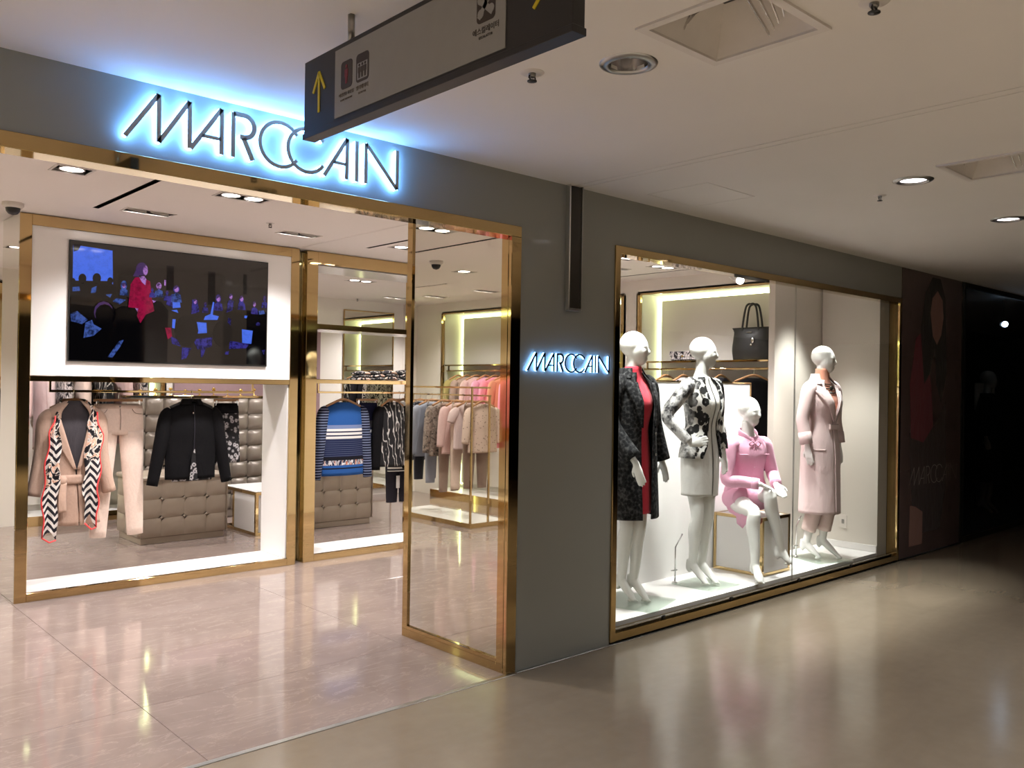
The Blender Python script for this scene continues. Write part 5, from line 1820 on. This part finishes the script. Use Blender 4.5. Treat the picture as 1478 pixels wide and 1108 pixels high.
# ---------------- 2: leopard jacket over a white zip dress, hand on hip
m2 = thing('mannequin', 'white mannequin with hand on hip in a leopard print jacket and white zip dress', 'mannequin', (5.30, 0.36, PZ), R(-8), 'display window mannequins')
AR2 = ((-0.342, 0.055, 1.240), (-0.218, -0.075, 1.040))
standing(m2, dict(yaw=R(46), pitch=R(4), legR=((-0.06, -0.02, 0.50), (-0.04, 0.04, 0.145), (-0.03, -0.10, 0.012)), legL=((0.05, -0.03, 0.50), (0.045, 0.02, 0.145), (0.07, -0.12, 0.012)),
                  armR=(AR2[0], AR2[1], (0.86, -0.46, 0.18), (0.4, 0.75, -0.1), 1, 0.22),
                  armL=((0.240, 0.035, 1.19), (0.262, -0.01, 0.945), (0.02, -0.15, -1), (-1, 0.15, 0), 1, 0.3)))
dr = Cloth([(1.52, 0, 0.008, 0.074, 0.064), (1.495, 0, 0.006, 0.122, 0.066), (1.455, 0, 0, 0.168, 0.078), (1.33, 0, -0.012, 0.153, 0.120), (1.16, 0, 0, 0.128, 0.094), (0.95, 0, 0.012, 0.178, 0.122), (0.80, 0, 0.01, 0.180, 0.124), (0.655, 0, 0.01, 0.172, 0.120)], 0.012, 4, 0.5)
dr.shell(n=44, rows=40).build('dress', 'white_cloth', m2)
dr.patch(1.515, 0.66, -0.03, 0.03, 0.004, 0.003, 40, 1).build('zip', 'sprinkler_metal', m2)
jk = Cloth([(1.52, 0, 0.010, 0.082, 0.074), (1.50, 0, 0.008, 0.120, 0.078), (1.465, 0, 0.0, 0.182, 0.092), (1.33, 0, -0.010, 0.172, 0.136), (1.17, 0, 0, 0.148, 0.112), (1.04, 0, 0.008, 0.182, 0.130), (0.93, 0, 0.01, 0.205, 0.145)], 0.025, 4, 0.2)
gp2 = lambda z: (lin(z, 0.93, 0.34, 1.5, 0.42) + (0.5 * max(0, 1.02 - z) / 0.09 * 0.5), lin(z, 0.93, 0.62, 1.5, 0.46))
jk.shell(gap=gp2, n=52, rows=34, thick=0.010).build('jacket', 'leopard_print', m2)
for sx in (-1, 1):
    hi = (lambda z, s=sx: gp2(z)[0 if s < 0 else 1] + lin(z, 1.10, 0.10, 1.48, 0.42))
    lo = (lambda z, s=sx: gp2(z)[0 if s < 0 else 1] - 0.02)
    jk.patch(1.505, 1.12, (lambda z: -hi(z)) if sx < 0 else lo, (lambda z: -lo(z)) if sx < 0 else hi, 0.010, 0.006, 14, 4).build('lapel', 'leopard_print', m2)
for sx, pts in ((-1, [(-0.12, 0.004, 1.472), (-0.176, 0.004, 1.445), (-0.258, 0.028, 1.35), AR2[0], (-0.288, -0.005, 1.14), (-0.230, -0.062, 1.055)]), (1, [(0.12, 0.004, 1.472), (0.176, 0.004, 1.44), (0.215, 0.018, 1.31), (0.242, 0.035, 1.19), (0.260, 0.01, 1.08), (0.263, -0.006, 0.985)])):
    MB().tube(pts, [0.050, 0.060, 0.055, 0.049, 0.043, 0.038], 18, sub=5).build('sleeve', 'leopard_print', m2)
slim_clothes(m2)
base_plate(m2, 0.03, -0.04, 0.36, 0.36, R(10), (-0.15, 0.10, 0.07, 0.0))

# ---------------- 3: seated, pink dress, legs crossed (world coordinates kept, root on the cube)
cb_ = thing('display_cube', 'white cube seat with brass edges on the display platform', 'display cube', (5.87, 0.19, 0.09))
cw_, cd_, chh_ = 0.41, 0.44, 0.45
m = MB()
for a, b in ((0, 0), (cw_ - 0.025, 0), (0, cd_ - 0.025), (cw_ - 0.025, cd_ - 0.025)):
    m.bbox(a, a + 0.025, b, b + 0.025, 0.025, chh_ - 0.025, 0.001)
for z in (0.0, chh_ - 0.025):
    m.bbox(0, cw_, 0, 0.025, z, z + 0.025, 0.001)
    m.bbox(0, cw_, cd_ - 0.025, cd_, z, z + 0.025, 0.001)
    m.bbox(0, 0.025, 0.025, cd_ - 0.025, z, z + 0.025, 0.001)
    m.bbox(cw_ - 0.025, cw_, 0.025, cd_ - 0.025, z, z + 0.025, 0.001)
m.build('edge_frame', 'brass', cb_)
MB().box(0.005, cw_ - 0.005, 0.005, cd_ - 0.005, 0.010, chh_ - 0.004).build('body', 'gloss_white', cb_)

O3 = Vector((6.02, 0.42, 0.54))
m3 = thing('mannequin', 'seated white mannequin with crossed legs in a pink dress with a tie neck', 'mannequin', O3, 0, 'display window mannequins')


def L3(x, y, z):
    return Vector((x, y, z)) - O3


th3 = R(-24)
lat = Vector((math.cos(th3), math.sin(th3), 0))
fwd = Vector((math.sin(th3), -math.cos(th3), 0))
m = MB()
pel, nck = L3(6.04, 0.45, 0.655), L3(5.985, 0.405, 1.165)
T3 = [(-0.06, 0.10, 0.09), (0.0, 0.165, 0.112), (0.08, 0.155, 0.105), (0.17, 0.124, 0.086), (0.26, 0.120, 0.086), (0.36, 0.142, 0.106), (0.43, 0.155, 0.094), (0.475, 0.160, 0.070), (0.51, 0.11, 0.058), (0.54, 0.060, 0.053), (0.58, 0.049, 0.05), (0.645, 0.047, 0.049)]
ax = (nck - pel)
ln3 = 0.53
m.tube([pel + ax * (s[0] / ln3) for s in T3], [(s[1], s[2]) for s in T3], 26, flat=tuple(lat), sub=4)
hb = pel + ax * (0.585 / ln3)
add_head(m, hb, th3 + R(24), R(6))
hipP, hipX = L3(5.96, 0.49, 0.64), L3(6.11, 0.42, 0.66)
kP, kX = L3(5.705, 0.165, 0.600), L3(5.905, 0.155, 0.725)
aP, aX = L3(5.668, 0.125, 0.215), L3(6.02, 0.115, 0.285)
leg(m, hipP, kP, aP, L3(5.625, 0.050, 0.098))
leg(m, hipX, kX, aX, L3(6.045, 0.052, 0.185))
shR, shL = L3(5.815, 0.455, 1.085), L3(6.120, 0.335, 1.09)
eR, eL = L3(5.765, 0.440, 0.82), L3(6.185, 0.300, 0.86)
wR, wL = L3(5.855, 0.205, 0.800), L3(6.035, 0.175, 0.790)
for s, e, w in ((shR, eR, wR), (shL, eL, wL)):
    mid = pel + ax * (0.475 / ln3)
    m.tube([s.lerp(mid, 0.35), s, s.lerp(e, 0.35), s.lerp(e, 0.75), e, e.lerp(w, 0.3), e.lerp(w, 0.75), w], [0.050, 0.048, 0.041, 0.036, 0.034, 0.035, 0.026, 0.021], 14, sub=4)
add_hand(m, wR, (0.72, -0.50, -0.42), (0, -0.2, -1), -1, 0.45)
add_hand(m, wL, (-0.42, -0.62, -0.42), (0, -0.2, -1), 1, 0.4)
solidify_body(m, 'body', 'mannequin', m3)
# dress: bodice follows the leaning spine, skirt lies over the thighs
B3 = [(0.0, 0.185, 0.135), (0.08, 0.182, 0.128), (0.17, 0.150, 0.110), (0.25, 0.146, 0.106), (0.36, 0.166, 0.126), (0.43, 0.176, 0.112), (0.475, 0.178, 0.088), (0.505, 0.130, 0.074), (0.525, 0.085, 0.066)]
MB().tube([pel + ax * (s[0] / ln3) for s in B3], [(s[1], s[2]) for s in B3], 34, flat=tuple(lat), sub=5).build('bodice', 'pink_cloth', m3)
m = MB()
m.tube([L3(6.075, 0.53, 0.665), L3(6.03, 0.45, 0.66), L3(5.975, 0.380, 0.670), L3(5.925, 0.320, 0.680), L3(5.895, 0.290, 0.682)], [(0.15, 0.10), (0.195, 0.118), (0.190, 0.112), (0.172, 0.102), (0.160, 0.096)], 34, flat=tuple(lat), sub=5)
m.build('skirt', 'pink_cloth', m3)
m = MB()
V, F = [], []
fl0 = [L3(5.885, 0.50, 0.62), L3(5.845, 0.43, 0.625), L3(5.80, 0.36, 0.63), L3(5.765, 0.295, 0.63), L3(5.74, 0.25, 0.63)]
fl1 = [L3(5.862, 0.49, 0.555), L3(5.815, 0.40, 0.535), L3(5.785, 0.345, 0.49), L3(5.745, 0.285, 0.462), L3(5.735, 0.25, 0.52)]
for k in range(5):
    for u in range(5):
        q = fl0[k].lerp(fl1[k], u / 4)
        q += Vector((-0.012 * math.sin(k * 2.2 + u * 0.8), 0.010 * math.sin(k * 1.7 + u), 0))
        V += [q, q + Vector((0.010, 0.008, 0))]
for k in range(4):
    for u in range(4):
        a = (k * 5 + u) * 2
        b, c, d = a + 10, a + 12, a + 2
        F += [(a, b, c, d), (a + 1, d + 1, c + 1, b + 1)]
    e = (k * 5 + 4) * 2
    F.append((e, e + 10, e + 11, e + 1))
m.add(V, F, True)
m.build('skirt_flap', 'pink_cloth', m3)
for s, e, w, nm in ((shR, eR, wR, 'sleeve'), (shL, eL, wL, 'sleeve')):
    mid = pel + ax * (0.475 / ln3)
    MB().tube([s.lerp(mid, 0.25), s + Vector((0, 0, -0.005)), s.lerp(e, 0.45), e, e.lerp(w, 0.45), e.lerp(w, 0.93)], [0.060, 0.059, 0.053, 0.050, 0.046, 0.040], 18, sub=5).build(nm, 'pink_cloth', m3)
    q = e.lerp(w, 0.95)
    dd = (w - e).normalized()
    MB().tube([q - dd * 0.05, q], [0.044, 0.043], 18).build('cuff', 'pink_cloth', m3)
up3 = ax.normalized()
cpt = pel + ax * (0.535 / ln3)
m = MB()
for sx in (-1, 1):
    m.tube([cpt - fwd * 0.055 + up3 * 0.03, cpt + lat * sx * 0.066 - fwd * 0.02 + up3 * 0.016, cpt + lat * sx * 0.060 + fwd * 0.045 - up3 * 0.020, cpt + lat * sx * 0.016 + fwd * 0.074 - up3 * 0.045], [(0.024, 0.006), (0.030, 0.007), (0.032, 0.007), (0.014, 0.006)], 10, flat=tuple(up3), sub=5)
m.build('collar', 'pink_cloth', m3)
bw = pel + ax * (0.465 / ln3) + fwd * 0.105
m = MB()
for sx in (-1, 1):
    m.tube([bw, bw + lat * sx * 0.028 + up3 * 0.018, bw + lat * sx * 0.05 - up3 * 0.004, bw + lat * sx * 0.028 - up3 * 0.022, bw], 0.0045, 8, sub=5)
    m.tube([bw, bw + lat * sx * 0.012 - up3 * 0.05 + fwd * 0.006, bw + lat * (sx * 0.02 - 0.01) - up3 * (0.11 if sx < 0 else 0.075) + fwd * 0.008], 0.0045, 8, sub=5)
m.ellipsoid(bw, (0.009, 0.009, 0.009), 10, 8)
m.build('neck_tie', 'pink_cloth', m3)
for sx in (-1, 1):
    pk = pel + ax * (0.375 / ln3) + lat * sx * 0.085 + fwd * (0.105 if sx > 0 else 0.112)
    MB().tube([pk - lat * 0.05, pk, pk + lat * 0.05], [(0.004, 0.004)] * 3, 8).build('pocket_edge', 'pink_cloth', m3)
bt = pel + ax * (0.275 / ln3) + fwd * 0.108
MB().ellipsoid(bt, (0.008, 0.006, 0.008), 10, 6).build('button', 'gloss_white', m3)

# ---------------- 4: long blush coat over knit and trousers
m4 = thing('mannequin', 'white mannequin in a long blush coat with a belt tab over a nude knit', 'mannequin', (6.885, 0.255, PZ), R(-12), 'display window mannequins')
standing(m4, dict(yaw=R(30), pitch=R(5), legR=((-0.065, 0.0, 0.50), (-0.105, 0.070, 0.135), (-0.040, -0.035, 0.012)), legL=((0.06, -0.03, 0.51), (0.055, 0.015, 0.16), (0.135, -0.120, 0.012)),
                  armR=((-0.235, 0.025, 1.19), (-0.232, -0.025, 0.955), (0.06, -0.20, -1), (1, 0.1, 0), -1, 0.45),
                  armL=((0.240, 0.03, 1.19), (0.250, -0.005, 0.945), (0.0, -0.15, -1), (-1, 0.15, 0), 1, 0.35)))
kn = Cloth([(1.620, 0, -0.002, 0.064, 0.057), (1.55, 0, 0.004, 0.066, 0.060), (1.52, 0, 0.008, 0.082, 0.066), (1.495, 0, 0.006, 0.122, 0.066), (1.455, 0, 0, 0.168, 0.078), (1.33, 0, -0.012, 0.152, 0.118), (1.10, 0, 0, 0.130, 0.096)], 0.0)
kn.shell(n=40, rows=30).build('knit', 'nude_knit', m4)
nk = MB()
for k, dz in enumerate((0.0, 0.018, 0.034)):
    nk.tube([kn.at(1.545 - dz * 0.4 - 0.06 * max(0, math.cos(a)) * (1 + k * 0.5), a, 0.008) for a in [2 * PI * j / 20 for j in range(21)]], 0.0045, 6)
nk.ellipsoid(kn.at(1.455, 0.05, 0.012), (0.026, 0.012, 0.022), 12, 8)
nk.build('necklace', 'bronze_panel', m4)
lc = Cloth([(1.525, 0, 0.012, 0.080, 0.076), (1.50, 0, 0.008, 0.124, 0.084), (1.465, 0, 0.0, 0.186, 0.096), (1.33, 0, -0.010, 0.176, 0.140), (1.16, 0, 0, 0.152, 0.118), (0.95, 0, 0.01, 0.198, 0.145), (0.70, 0, 0.01, 0.208, 0.155), (0.40, 0, 0.01, 0.212, 0.165)], 0.028, 4, 1.2)
gp4 = lambda z: lin(z, 1.17, 0.015, 1.52, 0.50)
lc.shell(gap=gp4, n=52, rows=46, thick=0.010).build('coat', 'blush_coat', m4)
for sx in (-1, 1):
    hi = (lambda z: gp4(z) + lin(z, 1.16, 0.04, 1.43, 0.70))
    lo = (lambda z: gp4(z) - 0.02)
    lc.patch(1.435, 1.17, (lambda z: -hi(z)) if sx < 0 else lo, (lambda z: -lo(z)) if sx < 0 else hi, 0.014, 0.008, 14, 5).build('lapel', 'blush_coat', m4)
Cloth([(1.575, 0, 0.022, 0.078, 0.082), (1.535, 0, 0.016, 0.102, 0.094), (1.485, 0, 0.004, 0.158, 0.112)], 0).shell(gap=lambda z: lin(z, 1.48, 0.72, 1.57, 1.05), n=30, rows=7, thick=0.009).build('collar', 'blush_coat', m4)
lc.patch(1.155, 1.105, -0.35, 0.55, 0.014, 0.012, 3, 10).build('belt_tab', 'blush_coat', m4)
lc.patch(1.17, 0.41, -0.02, 0.02, 0.006, 0.004, 30, 1).build('front_edge', 'blush_coat', m4)
for sx in (-1, 1):
    lc.patch(0.945, 0.93, 0.5 * sx if sx > 0 else -1.15, 1.15 if sx > 0 else -0.5, 0.003, 0.005, 2, 10).build('pocket_welt', 'blush_coat', m4)
for sx, pts in ((-1, [(-0.12, 0.004, 1.472), (-0.178, 0.004, 1.44), (-0.212, 0.012, 1.32), (-0.236, 0.025, 1.19), (-0.236, 0.005, 1.08), (-0.234, -0.018, 0.985)]), (1, [(0.12, 0.004, 1.472), (0.178, 0.004, 1.44), (0.215, 0.014, 1.32), (0.240, 0.03, 1.19), (0.247, 0.012, 1.08), (0.25, -0.002, 0.985)])):
    o = MB().tube(pts, [0.052, 0.064, 0.060, 0.055, 0.052, 0.050], 18, sub=5).build('sleeve', 'blush_coat', m4)
    MB().tube([pts[4], Vector(pts[4]).lerp(Vector(pts[5]), 0.5), pts[5]], [0.057, 0.056, 0.055], 18).build('cuff', 'blush_coat', m4)
for sx, pts in ((-1, [(-0.08, 0.008, 0.80), (-0.067, 0.0, 0.50), (-0.095, 0.055, 0.245)]), (1, [(0.08, 0.0, 0.80), (0.062, -0.03, 0.50), (0.058, 0.005, 0.25)])):
    MB().tube(pts, [0.095, 0.078, 0.062], 18, sub=5).build('trouser_leg', 'blush_trouser', m4)
slim_clothes(m4)
base_plate(m4, 0.03, 0.02, 0.40, 0.38, R(-6), (-0.12, 0.15, 0.03, -0.02))

# outlet on the end wall of the window
ot = thing('wall_outlet', 'small white wall outlet on the end wall of the display window', 'outlet', (7.59, 0.40, 0.33))
MB().bbox(-0.008, 0.0, -0.035, 0.035, -0.058, 0.058, 0.002).build('plate', 'outlet_plate', ot)
MB().bbox(-0.011, -0.008, -0.012, 0.012, -0.02, 0.02, 0.001).build('socket', 'sprinkler_metal', ot)

# ================================================================== POSTER AND DARK SHOP
po = thing('wall_poster', 'dim full-height fashion poster panel beside the display window', 'poster', (7.835, 0.0, 0.0))
for z0, z1 in ((0.012, 0.80), (0.803, 1.85), (1.853, 2.648)):
    MB().bbox(0.0, 1.40, -0.004, 0.02, z0, z1, 0.001).build('panel', 'poster_print', po)
MB().bbox(1.40, 1.455, -0.012, 0.02, 0.0, 2.648, 0.002).build('edge_post', 'bronze_panel', po)


def flat(name, mat, pts, layer):
    return MB().add([(a, -0.0045 - 0.0006 * layer, b) for a, b in pts], [tuple(range(len(pts)))]).build(name, mat, po)


flat('printed_hair', 'poster_hair', [(0.50, 1.60), (0.40, 2.10), (0.50, 2.45), (0.66, 2.62), (0.85, 2.62), (0.97, 2.45), (1.00, 2.10), (1.02, 1.70), (0.90, 1.42), (0.78, 1.60), (0.74, 1.95), (0.62, 1.70)], 3)
flat('printed_face', 'poster_skin', [(0.62, 2.28), (0.66, 2.42), (0.78, 2.50), (0.90, 2.42), (0.93, 2.25), (0.88, 2.08), (0.78, 1.98), (0.68, 2.06)], 4)
flat('printed_coat', 'poster_coat', [(0.30, 2.02), (0.45, 2.10), (0.55, 1.85), (0.66, 1.60), (0.72, 1.20), (0.50, 1.05), (0.22, 1.10), (0.18, 1.60)], 2)
flat('printed_skirt', 'poster_skirt', [(0.18, 1.15), (0.75, 1.20), (1.02, 1.45), (1.05, 0.60), (0.90, 0.20), (0.35, 0.20), (0.24, 0.60)], 1)
flat('printed_bag', 'poster_skin', [(0.20, 0.10), (0.22, 0.48), (0.34, 0.46), (0.50, 0.40), (0.50, 0.10)], 2)
o = bpy.data.objects.new('printed_lettering', None)
COL.objects.link(o)
o.parent = po
o.location = (0.18, -0.008, 0.66)
for nm, st in LETTERS:
    letter_mesh(st, -0.001, 0.0, 0.92, 0.0, 0.45).build(nm, 'poster_line', o)

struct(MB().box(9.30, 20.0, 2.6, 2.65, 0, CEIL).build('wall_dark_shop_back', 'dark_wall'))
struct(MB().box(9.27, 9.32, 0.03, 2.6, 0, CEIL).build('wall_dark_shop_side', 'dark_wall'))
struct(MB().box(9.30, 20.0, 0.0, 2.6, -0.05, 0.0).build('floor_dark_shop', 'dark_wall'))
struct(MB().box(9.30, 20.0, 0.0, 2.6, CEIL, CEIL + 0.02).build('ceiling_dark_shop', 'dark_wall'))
w2 = struct(bpy.data.objects.new('window_2', None))
COL.objects.link(w2)
w2['label'] = 'dark glass front of the closed shop next door'
for k in range(4):
    MB().box(9.33 + k * 2.6, 9.33 + k * 2.6 + 2.59, 0.0, 0.012, 0.06, 2.60).build('glass_pane', 'window_glass', w2)
MB().bbox(9.30, 19.9, -0.01, 0.03, 0.0, 0.06, 0.002).build('sill', 'bronze_panel', w2)
MB().bbox(9.30, 19.9, -0.01, 0.03, 2.60, CEIL, 0.002).build('head', 'void_black', w2)
MB().bbox(9.295, 9.33, -0.01, 0.03, 0.06, 2.60, 0.002).build('stile', 'void_black', w2)
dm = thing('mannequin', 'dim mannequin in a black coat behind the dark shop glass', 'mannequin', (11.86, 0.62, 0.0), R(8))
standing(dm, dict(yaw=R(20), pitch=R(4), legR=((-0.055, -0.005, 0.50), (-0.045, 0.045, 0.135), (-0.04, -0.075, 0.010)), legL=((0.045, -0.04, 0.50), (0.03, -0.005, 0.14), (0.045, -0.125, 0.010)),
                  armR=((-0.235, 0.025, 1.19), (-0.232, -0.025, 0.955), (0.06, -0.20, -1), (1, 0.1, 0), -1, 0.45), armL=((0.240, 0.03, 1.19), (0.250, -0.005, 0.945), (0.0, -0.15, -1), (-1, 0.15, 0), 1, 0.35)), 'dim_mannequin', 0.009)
lc.shell(gap=gp4, n=40, rows=24, thick=0.010).build('coat', 'black_cloth', dm)
for sx in (-1, 1):
    MB().tube([(sx * 0.12, 0.004, 1.472), (sx * 0.178, 0.004, 1.44), (sx * 0.213, 0.012, 1.32), (sx * 0.238, 0.027, 1.19), (sx * 0.242, -0.01, 0.985)], [0.052, 0.064, 0.060, 0.055, 0.050], 14, sub=4).build('sleeve', 'black_cloth', dm)
slim_clothes(dm)
ds = thing('spotlight', 'small bright bluish spotlight inside the dark shop', 'light', (11.40, 0.30, CEIL))
MB().tube([(0, 0, 0), (0, 0, -0.22)], 0.008, 8).build('stem', 'black_plastic', ds)
MB().tube([(0.05, 0.03, -0.24), (-0.03, -0.02, -0.29)], 0.04, 16).build('head', 'black_plastic', ds)
MB().ellipsoid((-0.034, -0.022, -0.292), (0.034, 0.034, 0.034), 14, 10).build('lens', 'blue_spot', ds)
np_ = thing('notice_board', 'pale rectangular notice board behind the dark shop glass', 'board', (12.6, 0.9, 1.30))
MB().bbox(-0.35, 0.35, 0, 0.02, 0, 0.36, 0.003).build('board', 'outlet_plate', np_)
MB().bbox(-0.12, 0.12, -0.004, 0, 0.10, 0.18, 0.001).build('print', 'icon_dark', np_)
MB().tube([(-0.3, 0.01, -1.3), (-0.3, 0.01, 0.02)], 0.012, 8).build('stand', 'black_plastic', np_)
MB().tube([(0.3, 0.01, -1.3), (0.3, 0.01, 0.02)], 0.012, 8).build('stand', 'black_plastic', np_)
